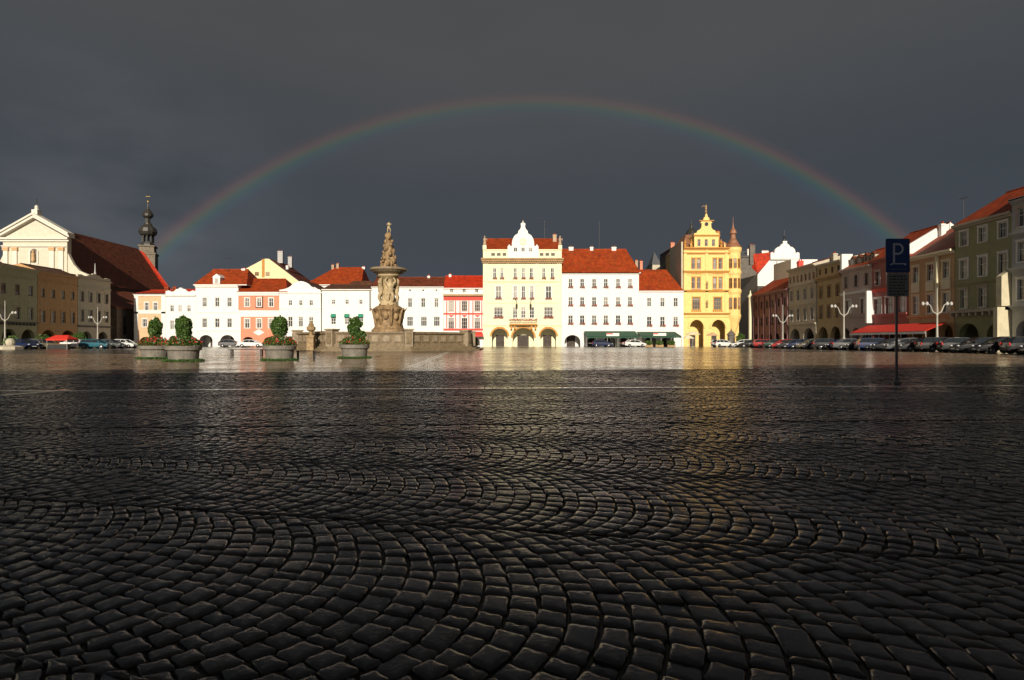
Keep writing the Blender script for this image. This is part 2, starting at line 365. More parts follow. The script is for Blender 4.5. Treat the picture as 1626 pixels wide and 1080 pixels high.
# ---------------- building kit ----------------
white = M('white_limewash', (.76, .75, .71), var=.05, stain=.22)
cream = M('cream_plaster', (.78, .72, .50), var=.05, stain=.12)
m_yel = M('yellow_plaster', (.82, .58, .21), var=.08, stain=.15)
m_yel2 = M('ochre_trim', (.48, .22, .04), var=.12)
m_hall = M('ivory_plaster', (.82, .76, .50), var=.05, stain=.12)
m_brown = M('brown_cornice', (.35, .22, .10), var=.2)
m_orange = M('pale_orange_plaster', (.66, .42, .25), var=.08, stain=.1)
m_pink = M('salmon_plaster', (.66, .24, .14), var=.08, stain=.1)
m_red = M('bright_red_trim', (.66, .06, .04), var=.1)
m_purple = M('mauve_plaster', (.22, .10, .11), var=.12, stain=.3)
m_sand = M('grey_sand_plaster', (.46, .41, .32), var=.1, stain=.3)
m_ochre = M('ochre_plaster', (.44, .33, .17), var=.12, stain=.3)
m_gpink = M('grey_pink_plaster', (.48, .38, .34), var=.08, stain=.25)
m_dred = M('deep_red_plaster', (.38, .11, .09), var=.12, stain=.2)
m_oran = M('orange_plaster', (.56, .35, .17), var=.1, stain=.25)
m_green = M('olive_green_plaster', (.32, .32, .16), var=.1, stain=.25)
m_grey = M('pale_grey_plaster', (.42, .42, .41), var=.08, stain=.3)
m_olive = M('grey_olive_plaster', (.42, .41, .24), var=.1, stain=.35)
m_brno = M('brown_orange_plaster', (.52, .30, .12), var=.12, stain=.35)
m_lgrey = M('warm_grey_plaster', (.50, .45, .34), var=.1, stain=.35)
m_stone = M('old_brown_stone', (.19, .14, .08), var=.3, scale=3, bump=.6, stain=.3)
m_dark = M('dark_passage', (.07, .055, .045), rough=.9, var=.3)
m_soot = M('sooty_brick', (.13, .11, .09), var=.3, stain=.4)
glass = M('window_glass', (.035, .04, .045), rough=.08, var=.3, scale=.7)
t = glass.node_tree; p = t.nodes['Principled BSDF']; oi = N(t, 'ShaderNodeObjectInfo')   # each window differs: bare dark panes, nets and half drawn curtains
co = N(t, 'ShaderNodeTexCoord'); s3 = N(t, 'ShaderNodeSeparateXYZ'); t.links.new(co.outputs['Generated'], s3.inputs[0])
r1 = oi.outputs['Random']; r2 = math_(t, 'FRACT', math_(t, 'MULTIPLY', r1, 17.3)); cut = math_(t, 'GREATER_THAN', s3.outputs[2], r2)
amt = math_(t, 'MULTIPLY', math_(t, 'POWER', r1, 1.6), math_(t, 'MULTIPLY_ADD', cut, .7, .3))
t.links.new(mixc(t, amt, (.03, .033, .038), (.42, .40, .36)), p.inputs['Base Color'])
fr_w = M('white_window_frame', (.72, .71, .68), rough=.5, var=.04)
fr_d = M('brown_window_frame', (.12, .08, .05), rough=.5, var=.1)
m_pier = M('basin_pier_stone', (.27, .21, .14), var=.25, scale=3, stain=.4)
slate = M('grey_slate', (.10, .10, .105), rough=.5, var=.25, scale=4)
m_lead = M('dark_lead', (.035, .032, .026), rough=.45, var=.3)
m_copper = M('brown_copper', (.28, .13, .07), rough=.5, var=.25)
m_gold = M('gilded_metal', (.8, .55, .2), rough=.3, metal=1)
m_iron = M('dark_iron', (.05, .05, .05), rough=.5, metal=.6)
r_or = tile_mat('orange_clay_tiles', (.34, .050, .008))
r_red = tile_mat('red_clay_tiles', (.50, .035, .008))
r_dk = tile_mat('old_red_brown_tiles', (.17, .040, .016), .45)
r_br = tile_mat('weathered_brown_tiles', (.12, .050, .026), .5)
f_red = M('red_geraniums', (.55, .03, .03), var=.5, scale=25, rough=.8)
f_grn = M('dark_leaves', (.035, .07, .018), var=.5, scale=20, rough=.7)

WCACHE = {}
def window(parent, x, z0, z1, w, frame=None, bars=(1, 1), surround=None, sill=True, y=.14, arched=False, half_lit=False):
    """a sash window set back in its opening, pane as sub-part. bars = mullions, transoms"""
    frame = frame or fr_w; h = z1-z0; k = (round(w, 2), round(h, 2), frame.name, bars, surround.name if surround else None, sill)
    if k not in WCACHE:
        b = MB(); t = .07; wd = k[0]; hh = k[1]
        b.box(0, t, 0, .06, 0, hh); b.box(wd-t, wd, 0, .06, 0, hh); b.box(t, wd-t, 0, .06, 0, t); b.box(t, wd-t, 0, .06, hh-t, hh)
        for i in range(bars[0]): xx = wd*(i+1)/(bars[0]+1); b.box(xx-.035, xx+.035, .005, .055, t, hh-t)
        for i in range(bars[1]): zz = hh*(.62 if bars[1] == 1 else (i+1)/(bars[1]+1)); b.box(t, wd-t, .012, .05, zz-.035, zz+.035)
        if sill: b.box(-.08, wd+.08, -.24, -.0, -.10, -.002)
        if surround:
            s = .16
            for a in ((-s, 0, -.02, hh+s), (wd, wd+s, -.02, hh+s)): b.box(a[0], a[1], -.20, -.14, a[2], a[3], 1)
            b.box(0, wd, -.20, -.14, hh, hh+s, 1); b.box(-s*1.3, wd+s*1.3, -.27, -.14, hh+s, hh+s+.10, 1)
        g = MB(); g.box(.03, wd-.03, .028, .036, .03, hh-.03)
        WCACHE[k] = (b.mesh('window', [frame]+([surround] if surround else [])), g.mesh('pane', glass))
    a, g = WCACHE[k]
    o = ob('window', a, parent, (x-w/2, y, z0)); ob('pane', g, o); return o
def flowerbox(parent, x, z, w, mats=None):
    k = ('fb', round(w, 2))
    if k not in WCACHE:
        b = MB(); b.box(0, w, -.28, -.10, 0, .14, 0)
        r = random.Random(5)
        for i in range(int(w*34)):
            xx = r.uniform(0, w); zz = r.uniform(-.10, .34); yy = r.uniform(-.38, -.10); s = r.uniform(.04, .09)
            b.ball((xx, yy, zz), s, 5, 3, 1 if r.random() < .7 else 2)
        WCACHE[k] = b.mesh('flower_box', [fr_d, f_red, f_grn])
    return ob('flower_box', WCACHE[k], parent, (x-w/2, -.02, z))

def facade(b, w, z0, zt, rects, arches, mi=0, rev=.16, arev=.7):
    """front sheet at y=0 with real openings; rects (x0,x1,z0,z1), arches (cx,halfwidth,springz,topz,basez)"""
    xs = {0, w}; zs = {z0, zt}
    holes = [tuple(r) for r in rects]+[(c-h, c+h, bz, tz) for c, h, sz, tz, bz in arches]
    for r in holes: xs |= {r[0], r[1]}; zs |= {r[2], r[3]}
    xs = sorted(x for x in xs if 0 <= x <= w); zs = sorted(z for z in zs if z0 <= z <= zt)
    for j in range(len(zs)-1):
        run = None
        for i in range(len(xs)-1):
            cx, cz = (xs[i]+xs[i+1])/2, (zs[j]+zs[j+1])/2
            solid = not any(r[0] < cx < r[1] and r[2] < cz < r[3] for r in holes)
            if solid and run is None: run = xs[i]
            if run is not None and (not solid or i == len(xs)-2):
                e = xs[i+1] if solid else xs[i]
                b.quad((run, 0, zs[j]), (e, 0, zs[j]), (e, 0, zs[j+1]), (run, 0, zs[j+1]), mi); run = None
    for x0, x1, a, c in rects:
        b.quad((x0, 0, a), (x0, rev, a), (x0, rev, c), (x0, 0, c), mi); b.quad((x1, 0, c), (x1, rev, c), (x1, rev, a), (x1, 0, a), mi)
        b.quad((x0, 0, a), (x1, 0, a), (x1, rev, a), (x0, rev, a), mi); b.quad((x0, rev, c), (x1, rev, c), (x1, 0, c), (x0, 0, c), mi)
    for c, h, sz, tz, bz in arches:
        n = 12; P_ = [(c-h*math.cos(PI*i/n), sz+(tz-sz)*math.sin(PI*i/n)) for i in range(n+1)]
        for i in range(n):
            (xa, za), (xb, zb) = P_[i], P_[i+1]
            if tz-za > 1e-4 or tz-zb > 1e-4: b.quad((xa, 0, za), (xb, 0, zb), (xb, 0, tz), (xa, 0, tz), mi)
            b.quad((xa, 0, za), (xa, arev, za), (xb, arev, zb), (xb, 0, zb), mi)
        for s, x in ((1, c-h), (-1, c+h)):
            b.quad((x, 0, bz), (x, arev, bz), (x, arev, sz), (x, 0, sz), mi)
def shell(b, w, d, zt, arches, mi=0, dark=1, zp=None):
    b.quad((0, 0, 0), (0, 0, zt), (0, d, zt), (0, d, 0), mi); b.quad((w, 0, 0), (w, d, 0), (w, d, zt), (w, 0, zt), mi)
    b.quad((0, d, 0), (0, d, zt), (w, d, zt), (w, d, 0), mi)
    b.quad((0, .5, zt), (w, .5, zt), (w, d, zt), (0, d, zt), mi)
    if arches:
        za = zp or max(a[3] for a in arches)+.25
        b.quad((0, 3.6, 0), (w, 3.6, 0), (w, 3.6, za), (0, 3.6, za), mi)
        b.quad((0, .02, za), (0, 3.6, za), (w, 3.6, za), (w, .02, za), mi)
        for c, h, sz, tz, bz in arches:
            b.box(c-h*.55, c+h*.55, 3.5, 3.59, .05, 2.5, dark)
def roof(parent, w, ze, zr, d, mat, ry=None, hl=0, hr=0, ov=.35, wallm=None, name='roof', back=None):
    ry = ry or d/2; back = back or d; b = MB(); e = .18
    A_ = [(-.05 if not hl else -ov, -ov, ze), (w+(.05 if not hr else ov), -ov, ze), (w-hr, ry, zr), (hl, ry, zr)]
    B_ = [(A_[1][0], back+ov, ze), (A_[0][0], back+ov, ze)]
    b.quad(*A_); b.quad(B_[0], B_[1], A_[3], A_[2])
    b.add([B_[1], A_[0], A_[3]], [(0, 1, 2)], 0 if hl else 1); b.add([A_[1], B_[0], A_[2]], [(0, 1, 2)], 0 if hr else 1)
    b.quad((A_[0][0], -ov, ze-e), (A_[1][0], -ov, ze-e), A_[1], A_[0], 1)
    b.quad(B_[1], A_[0], (A_[0][0], -ov, ze-e), (B_[1][0], B_[1][1], ze-e), 1)
    b.quad((A_[0][0], -ov, ze-e), (A_[0][0], 0.02, ze-e), (A_[1][0], 0.02, ze-e), (A_[1][0], -ov, ze-e), 1)
    b.quad(A_[1], B_[0], (B_[0][0], B_[0][1], ze-e), (A_[1][0], -ov, ze-e), 1)
    # ridge tiles
    b.tube([(hl, ry, zr), (w-hr, ry, zr)], .13, 6, 0)
    return b.build(name, [mat, wallm or white], parent)
def chimney(parent, x, y, z0, z1, w=.8, d=.7, mat=None, cap=None):
    b = MB(); b.box(-w/2, w/2, -d/2, d/2, 0, z1-z0, 0); b.box(-w/2-.08, w/2+.08, -d/2-.08, d/2+.08, z1-z0-.25, z1-z0-.1, 0)
    for i in (-1, 1): b.tube([(i*w*.22, 0, z1-z0), (i*w*.22, 0, z1-z0+.3)], .11, 8, 1)
    return b.build('chimney', [mat or white, r_or], parent, (x, y, z0))
def band(parent, w, z, h, p, mat, name='cornice', x0=0, x1=None, steps=2):
    b = MB(); x1 = w if x1 is None else x1
    for i in range(steps):
        f = (i+1)/steps; b.box(x0+.012*i-.02, x1+.02-.012*i, -p*f, -.003 if i == 0 else -.006, z+h*i/steps+(.003 if i else 0), z+h*(i+1)/steps)
    return b.build(name, mat, parent)
def dormer(parent, x, y, z, w, h, wallm, rm, d=2.4, pitch=.6):
    t = MB(); t.box(-w/2, w/2, 0, d, 0, h, 0); rr = w*pitch*.8
    t.add([(-w/2-.1, -.12, h), (w/2+.1, -.12, h), (0, -.12, h+rr), (-w/2-.1, d, h), (w/2+.1, d, h), (0, d, h+rr)], [(0, 1, 2), (0, 2, 5, 3), (1, 4, 5, 2), (3, 5, 4)], 1)
    t.box(-w*.28, w*.28, -.03, 0, h*.2, h*.85, 2)
    return t.build('dormer', [wallm, rm, glass], parent, (x, y, z))
def antenna(parent, x, y, z, h, arms=3, w=1.2):
    b = MB(); b.tube([(0, 0, 0), (0, 0, h)], .045, 6)
    for i in range(arms):
        zz = h*(.98-.14*i); b.tube([(-w/2*(1-.15*i), 0, zz), (w/2*(1-.15*i), 0, zz)], .022, 5)
        for k in range(5): xx = -w/2*(1-.15*i)+w*(1-.15*i)*k/4; b.tube([(xx, -.25, zz+.03), (xx, .25, zz+.03)], .014, 4)
    return b.build('antenna', m_iron, parent, (x, y, z))

def house(name, label, x0, x1, ye, wallm, rows=(), arches=(), D=130., d=12., cat='house', group=None, extra_rects=(), zp=None, side=None, doorm=None):
    """far row house: x0,x1,ye in photo pixels at distance D. rows (ytop,ybot,width_px,[centres],options)"""
    k = D/FPX; w = (x1-x0)*k-.01; zt = PZ(ye, D)
    h = thing(name, label, cat, (PX(x0, D), D, 0), group=group)
    rects = []; wins = []
    for r in rows:
        yt, yb, wp, cs = r[:4]; o = dict(r[4]) if len(r) > 4 else {}
        fb = o.pop('flower', 0)
        for c in cs:
            cx = (c-x0)*k; ww = round(wp*k, 2); za, zb = PZ(yb, D), PZ(yt, D)
            za = round(za, 2); zb = round(zb, 2)
            rects.append((cx-ww/2, cx+ww/2, za, zb)); wins.append((cx, za, zb, ww, o, fb))
    ar = [((a[0]-x0)*k, a[1]*k, PZ(a[2], D), PZ(a[3], D), 0) for a in arches]
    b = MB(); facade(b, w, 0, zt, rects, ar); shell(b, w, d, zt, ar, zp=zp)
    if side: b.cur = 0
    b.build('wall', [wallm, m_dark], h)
    for cx, za, zb, ww, o, fb in wins:
        window(h, cx, za, zb, ww, **o)
        if fb: flowerbox(h, cx, za-.02, ww+.2)
    h['_w'] = w; h['_z'] = zt; h['_k'] = k
    return h, w, zt, k
def clean(h):
    for q in ('_w', '_z', '_k'):
        if q in h: del h[q]
def gable_outline(half, h, kind):
    """right half of a gable from the outer foot to the apex, mirrored"""
    if kind == 'curve':
        R_ = [(half, 0), (half, .16*h), (half*.86, .20*h), (half*.66, .30*h), (half*.48, .50*h), (half*.38, .72*h), (half*.24, .88*h), (half*.12, .97*h), (0, h)]
    elif kind == 'hall':
        R_ = [(half, 0), (half, .34*h), (half*.88, .40*h), (half*.80, .34*h), (half*.72, .36*h), (half*.72, .44*h), (half*.66, .56*h), (half*.52, .66*h), (half*.36, .70*h), (half*.32, .72*h), (half*.30, .78*h), (half*.18, .84*h), (half*.13, .90*h), (half*.15, 1*h), (0, h)]
    elif kind == 'wavy':
        R_ = [(half, 0), (half, .5*h), (half*.8, .62*h), (half*.62, .42*h), (half*.45, .46*h), (half*.3, .80*h), (half*.12, .86*h), (half*.09, h), (0, h)]
    elif kind == 'tri': R_ = [(half, 0), (0, h)]
    L_ = [(-x, z) for x, z in reversed(R_[:-1])]
    return R_+L_
def gable(parent, cx, z, half, h, kind, mat, y0=0, th=.5, name='gable'):
    b = MB(); b.prism([(cx+x, z+zz) for x, zz in gable_outline(half, h, kind)], y0, y0+th)
    return b.build(name, mat, parent)

# ============ far row, left to right ============
g_sh = 'tall town houses closing the far side of the square'
GH = g_sh
h, w, z, k = house('town_house', 'narrow pale orange and white house ending the far row beside the church', 213, 263, 466, m_orange,
    [(481, 493, 6, [233, 247], {'surround': white}), (507, 519, 7, [230, 247], {'surround': white})], [(231, 9, 542, 535)], group=GH)
band(h, w, z-.55, .55, .35, white); band(h, w, PZ(498, 130), .75, .12, white, 'string_course')
for xa in (0, w-.9):
    b = MB(); b.box(xa, xa+.9, -.06, -.004, 0, z-.56); b.build('pilaster', white, h)
roof(h, w, z, z+1.2, 12, r_red, wallm=white); chimney(h, w*.8, 3, z, z+1.6, mat=r_or)

h, w, z, k = house('town_house', 'small white house with wavy parapet between the orange end house and the tall white one', 263, 310.5, 468, white,
    [(485, 495, 5.5, [273, 286, 300], {}), (509, 523, 6, [273, 286.5, 300], {})], [(275, 7, 540, 533), (297, 7, 540, 533)], group=GH)
gable(h, w/2, z, w/2, PZ(457, 130)-z, 'wavy', white); band(h, w, z-.3, .3, .25, white)
roof(h, w, z-.1, z+1.5, 12, r_red, ry=4.5); chimney(h, .9, 2, z, z+1.7, mat=r_or)

h, w, z, k = house('town_house', 'tall white house with orange hipped roof, white dormer and two dark arches below', 310.5, 378.5, 452, white,
    [(473, 487, 6.5, [325, 345, 364.5], {'surround': white}), (506, 520, 7, [325, 345, 364.5], {'surround': white})],
    [(327, 10.5, 541, 532), (361, 11.5, 542, 532)], group=GH)
band(h, w, z-.6, .6, .45, white); band(h, w, PZ(497, 130), .3, .15, white, 'string_course'); band(h, w, PZ(526, 130), .35, .18, white, 'string_course')
rf = roof(h, w+1.6, z, PZ(428, 135), 11, r_or, ry=5, hl=1.3, hr=1.6); 
dm = MB(); cx = (344-310.5)*k; dm.prism([(cx-.75, z), (cx+.75, z), (cx+.75, z+1.5), (cx+.95, z+1.55), (cx+.55, z+1.9), (cx, z+2.3), (cx-.55, z+1.9), (cx-.95, z+1.55), (cx-.75, z+1.5)], -.1, 2.5)
dm.box(cx-.32, cx+.32, -.14, -.1, z+.35, z+1.35, 1); dm.build('dormer', [white, glass], h)
antenna(h, cx+.5, 4, z+2, 4.2, 1, 2.2); chimney(h, w-1.0, 5, z+2, z+4.0)

h, w, z, k = house('town_house', 'salmon pink house with white bands and orange roof, right of the tall white house', 378.5, 443.5, 464, m_pink,
    [(474, 487, 7, [392.5, 411.5, 430.5], {'surround': white}), (507, 521, 7.5, [392.5, 411.5, 430.5], {'surround': white})],
    [(394, 9, 542, 535), (428, 9, 542, 535)], group=GH)
band(h, w, z-.75, .75, .45, white); b = MB(); b.box(-.0, w, -.05, -.004, PZ(503, 130), PZ(493, 130)); b.build('string_course', white, h)
for zz in (PZ(490, 130),):
    for c in (392.5, 411.5, 430.5):
                # a raised white panel round each upper window (four strips)
        b = MB(); b.box(cx-.8, cx-.62, -.05, -.004, PZ(489, 130), PZ(471, 130)); b.box(cx+.62, cx+.8, -.05, -.004, PZ(489, 130), PZ(471, 130)); b.box(cx-.62, cx+.62, -.05, -.004, PZ(489, 130), PZ(487.8, 130)); b.build('window_panel', white, h)
b = MB(); cx = w/2
b.prism([(cx, PZ(533, 130)), (cx+1.2, PZ(528, 130)), (cx, PZ(523, 130)), (cx-1.2, PZ(528, 130))], -.06, -.004); b.build('plaster_diamond', white, h)
for xa in (0, w-.5):
    b = MB(); b.box(xa, xa+.5, -.04, -.004, PZ(503, 130)*0, PZ(503, 130)); b.build('pilaster', white, h)
roof(h, w+1.5, z, PZ(443, 135), 12, r_or, ry=5.2, hl=.3, hr=2.0)

h, w, z, k = house('town_house', 'white house with a curved baroque gable, between the pink house and the black drainpipe', 443.5, 511.5, 463, white,
    [(477, 485, 5.5, [461, 477.5, 494], {}), (503, 519, 7, [461, 477.5, 494], {})], [(461, 9, 541, 534), (489, 9, 541, 534)], group=GH)
gable(h, w/2, z, w/2, PZ(446.5, 130)-z, 'curve', white); band(h, w, z-.5, .35, .25, white); band(h, w, PZ(490, 130), .2, .12, white, 'string_course')
rr = MB(); zz = PZ(449, 138); rr.add([(.1, .5, z), (w/2, .5, zz), (w/2, 12, zz), (.1, 12, z), (w-.1, .5, z), (w-.1, 12, z)], [(0, 1, 2, 3), (1, 4, 5, 2)]); rr.build('roof', r_br, h)
b = MB(); b.tube([(w-.12, -.12, 0), (w-.12, -.12, PZ(462, 130)), (w-.5, -.1, PZ(458, 130)), (w-1.3, -.05, PZ(456.5, 130))], .11, 6); b.build('drainpipe', m_iron, h)

h, w, z, k = house('town_house', 'plain white house with green sun blinds over its lower windows, left of the fountain column', 511.5, 590, 459.5, white,
    [(476, 483, 5.5, [529.5, 551, 573], {}), (501, 515, 7.5, [529.5, 551, 573], {'bars': (1, 2)})], [(530, 9, 541, 534), (553, 9, 541, 534), (574, 9, 541, 534)], group=GH)
band(h, w, z-.3, .3, .3, m_brown)
m_gb = M('green_canvas', (.02, .22, .14), var=.1)
for c in (529.5, 551, 573):
    b = MB(); cx = (c-511.5)*k; b.add([(cx-.55, -.02, 7.05-.05), (cx+.55, -.02, 7.05-.05), (cx+.55, -.5, 6.3), (cx-.55, -.5, 6.3), (cx-.55, -.02, 6.95), (cx+.55, -.02, 6.95), (cx+.55, -.47, 6.26), (cx-.55, -.47, 6.26)], [(0, 3, 2, 1), (4, 5, 6, 7), (0, 4, 7, 3), (1, 2, 6, 5), (3, 7, 6, 2)])
    b.build('window_blind', m_gb, h)
roof(h, w, z, z+1.6, 12, r_br, ry=6); 
b = MB(); b.tube([(w-.3, -.1, z-4.6), (w-.3, -.1, z-.4)], .12, 6); b.build('drainpipe', m_iron, h)

h, w, z, k = house('town_house', 'white house with dark red roof and dark lower windows, directly right of the fountain column', 590, 704.5, 455.5, white,
    [(459.5, 463, 3.5, [651, 672, 693], {'sill': False, 'bars': (0, 0)}), (474, 488, 6.5, [608, 630, 651, 672, 693], {'surround': white}), (503, 518, 9.5, [608, 630, 651, 673, 693.5], {'bars': (2, 1), 'frame': fr_w})],
    [(610, 9, 541, 533), (640, 9, 541, 533), (668, 9, 541, 533), (693, 7, 541, 533)], group=GH)
roof(h, w, z, PZ(440.5, 135), 12, r_dk, ry=5); chimney(h, (676-590)*k, 5, z+1, PZ(437.5, 134), w=.5)
b = MB(); b.tube([(w-.1, -.1, 0), (w-.1, -.1, z-.3)], .10, 6); b.build('drainpipe', fr_w, h)

h, w, z, k = house('town_house', 'narrow white house with bright red bands and red roof left of the town hall', 704.5, 767, 457.5, white,
    [(459, 465, 5.5, [717, 737, 757], {'sill': False, 'bars': (1, 0)}), (478, 494, 9, [716.5, 737.5, 758], {'frame': m_gpink, 'bars': (2, 2)}), (505, 522, 9, [716.5, 737.5, 758], {'frame': m_gpink, 'bars': (2, 2)})],
    [(721, 11, 543, 535), (751, 11, 543, 535)], group=GH)
b = MB(); b.box(-.03, w+.03, -.55, -.004, PZ(470.5, 130), PZ(467.5, 130)); b.build('cornice', m_brown, h)
for ya, yb in ((477, 471), (499.5, 497), (525, 521.8)):
    b = MB(); b.box(0, w, -.12, -.005, PZ(ya, 130), PZ(yb, 130)); b.build('red_band', m_red, h)
for c in (716.5, 737.5, 758):
    cx = (c-704.5)*k; b = MB(); b.prism([(cx, PZ(504, 130)), (cx+.6, PZ(500.5, 130)), (cx-.6, PZ(500.5, 130))], -.1, -.004); b.build('red_pediment', m_red, h)
    for s in (-1, 1):
        b = MB(); b.box(cx+s*.95-.1, cx+s*.95+.1, -.07, -.003, PZ(521, 130), PZ(478, 130)); b.build('red_pilaster', m_red, h)
roof(h, w, z, PZ(438.5, 134), 11, r_red, ry=4); chimney(h, 1.0, 4, z+1.5, PZ(436, 134), w=.5)
b = MB(); b.add([(5, -.05, 3.2), (8.2, -.05, 3.2), (8.6, -1.8, 2.4), (4.6, -1.8, 2.4), (8.6, -1.8, 2.15), (4.6, -1.8, 2.15)], [(0, 3, 2, 1), (3, 5, 4, 2), (0, 1, 4, 5)])
b.build('awning', m_red, h)

# ---- town hall ----
h, w, z, k = house('town_hall', 'ivory baroque town hall with a white curved central gable, statues and three ornate arches', 767, 892, 413, m_hall,
    [(426, 443, 5.5, [785.5, 797, 818, 831, 843.5, 863.5, 877], {'flower': 1}),
     (455, 475, 9, [791.5, 871], {'surround': white, 'flower': 1}), (455, 475, 6, [818, 831, 844.5], {'surround': white, 'flower': 1}),
     (488, 505, 14, [791.5, 871], {'bars': (2, 2), 'flower': 1}), (488, 505, 7.5, [818, 831, 844.5], {'bars': (1, 2)})],
    [(793.5, 12.5, 534, 522), (831, 17, 536, 521), (870.5, 12.5, 534, 522)], cat='town hall', d=16)
b = MB(); b.box(-.4, w+.4, -.9, -.004, z, z+.35, 0); b.box(-.3, w+.3, -.7, -.004, z-.35, z-.003, 0); b.box(-.2, w+.2, -.35, -.004, z-.7, z-.353, 0)
for i in range(34): xx = .1+i*(w-.4)/33; b.box(xx, xx+.2, -.62, -.353, z-.68, z-.352, 0)
b.build('cornice', m_brown, h)
z2 = PZ(398, 130)
b = MB(); facade(b, w, z+.352, z2, [((c-767)*k-.4, (c-767)*k+.4, PZ(406.5, 130), PZ(402, 130)) for c in (783, 792, 801, 860, 869, 878)], [], rev=.4)
for c in (783, 792, 801, 860, 869, 878): b.box((c-767)*k-.41, (c-767)*k+.41, .4, .42, PZ(407, 130), PZ(401, 130), 1)
b.box(0, w, .42, .9, z+.36, z2-.02); b.box(-.05, w+.05, -.15, .95, z2, z2+.25); b.build('attic_wall', [m_hall, glass], h)
gw = 24.5*k; cx = (830.5-767)*k
gb = gable(h, cx, z+.352, gw, PZ(355, 130)-z-.352, 'hall', white, y0=-.25, th=.9)
for dx in (-6, 0, 6): window(h, cx+dx*k*2, PZ(400, 130), PZ(393, 130), .8, y=-.33, sill=False, bars=(1, 0)) 
b = MB(); zz = PZ(384, 130)
b.T = Matrix.Translation((cx, -.30, zz)) @ Matrix.Rotation(PI/2, 4, 'X'); b.lathe([(.75, 0), (.75, .1), (.55, .14), (.55, .05)], 20); b.build('clock_face', m_hall, h)
b = MB(); b.lathe([(.35, 0), (.4, .12), (.12, .3), (.05, .7)], 10, (cx, .2, PZ(355, 130)), 0); b.ball((cx, .2, PZ(355, 130)+.8), .18, 8, 6, 1); b.build('finial', [white, m_gold], h)
roof(h, w-.6, z2+.1, PZ(379, 137), 16, r_or, ry=7, wallm=m_brown).location = (.3, .5, 0)
for sx, zt_ in ((.35, PZ(372, 130)), (w-.35, PZ(380, 130))):
    b = MB(); b.box(sx-.4, sx+.4, -.3, .5, z2+.252, z2+1.1, 0); zb = z2+1.1
    b.lathe([(.32, 0), (.38, .25), (.26, .8), (.34, 1.2), (.30, 1.5), (.12, 1.68), (.17, 1.8), (.17, 1.95), (.06, 2.08)], 9, (sx, .1, zb), 1)
    b.tube([(sx+.25, .1, zb+1.4), (sx+.5, -.15, zb+1.1), (sx+.45, -.3, zb+1.5)], .07, 6, 1); b.build('statue', [m_hall, M('rose_stone', (.42, .30, .20), var=.2)], h)
for x_ in (.0, w-1.1, 8.1*.62, w-8.1*.62-.6):
    b = MB(); b.box(x_+.01, x_+(1.09 if x_ in (0, w-1.1) else .6), -.12, -.003, PZ(519, 130), z-.72); b.build('pilaster', m_hall, h)
band(h, w, PZ(449, 130), .45, .3, m_hall, 'string_course'); band(h, w, PZ(519, 130), .5, .35, m_hall, 'string_course'); band(h, w, PZ(482, 130), .25, .18, m_hall, 'string_course')
b = MB(); xa, xb = (809-767)*k, (853-767)*k; b.box(xa, xb, -1.3, -.36, PZ(516.5, 130), PZ(514.5, 130), 0)
for i in range(22): xx = xa+(xb-xa)*i/21; b.box(xx-.05, xx+.05, -1.28, -1.2, PZ(514.5, 130), PZ(509.5, 130), 1)
b.box(xa, xb, -1.3, -1.18, PZ(509.5, 130), PZ(508.5, 130), 0)
for xx in (xa+.4, xb-.4, cx-1.8, cx+1.8): b.prism([(xx-.2, PZ(523, 130)), (xx+.2, PZ(523, 130)), (xx+.2, PZ(516.5, 130)), (xx-.2, PZ(516.5, 130))], -1.0, -.36, 0)
b.build('balcony', [m_yel2, m_hall], h)
flowerbox(h, cx, PZ(509, 130), xb-xa).location.y = -1.15
for a, hw, tz in ((793.5, 12.5, 522), (831, 17, 521), (870.5, 12.5, 522)):
    b = MB(); n = 14; c_ = (a-767)*k; H = hw*k; s_ = PZ(534 if hw < 15 else 536, 130); T_ = PZ(tz, 130)-s_
    for i in range(n):
        a0, a1 = PI*i/n, PI*(i+1)/n
        p = [(c_-math.cos(q)*(H+o), s_+math.sin(q)*(T_+o)) for q, o in ((a0, .02), (a1, .02), (a1, .4), (a0, .4))]
        b.prism(p, -.2, -.01)
    b.build('arch_moulding', m_yel2, h)
for i, c_ in enumerate((818, 844.5)):   # iron lantern brackets and drapery under the balcony windows
    b = MB(); xx = (c_-767)*k; b.tube([(xx, -.05, PZ(476, 130)), (xx+.3*(1-2*i), -.9, PZ(478, 130)), (xx+.3*(1-2*i), -1.1, PZ(484, 130))], .05, 6); b.lathe([(.05, 0), (.2, .1), (.24, .5), (.08, .65)], 8, (xx+.3*(1-2*i), -1.1, PZ(488, 130))); b.build('bracket_lantern', m_iron, h)
antenna(h, (868-767)*k, 8, PZ(380, 137), 4.5, 3, 3.2); chimney(h, w-1.1, 6, z2+1, PZ(373, 136), mat=M('rose_stone', (.42, .30, .20)))

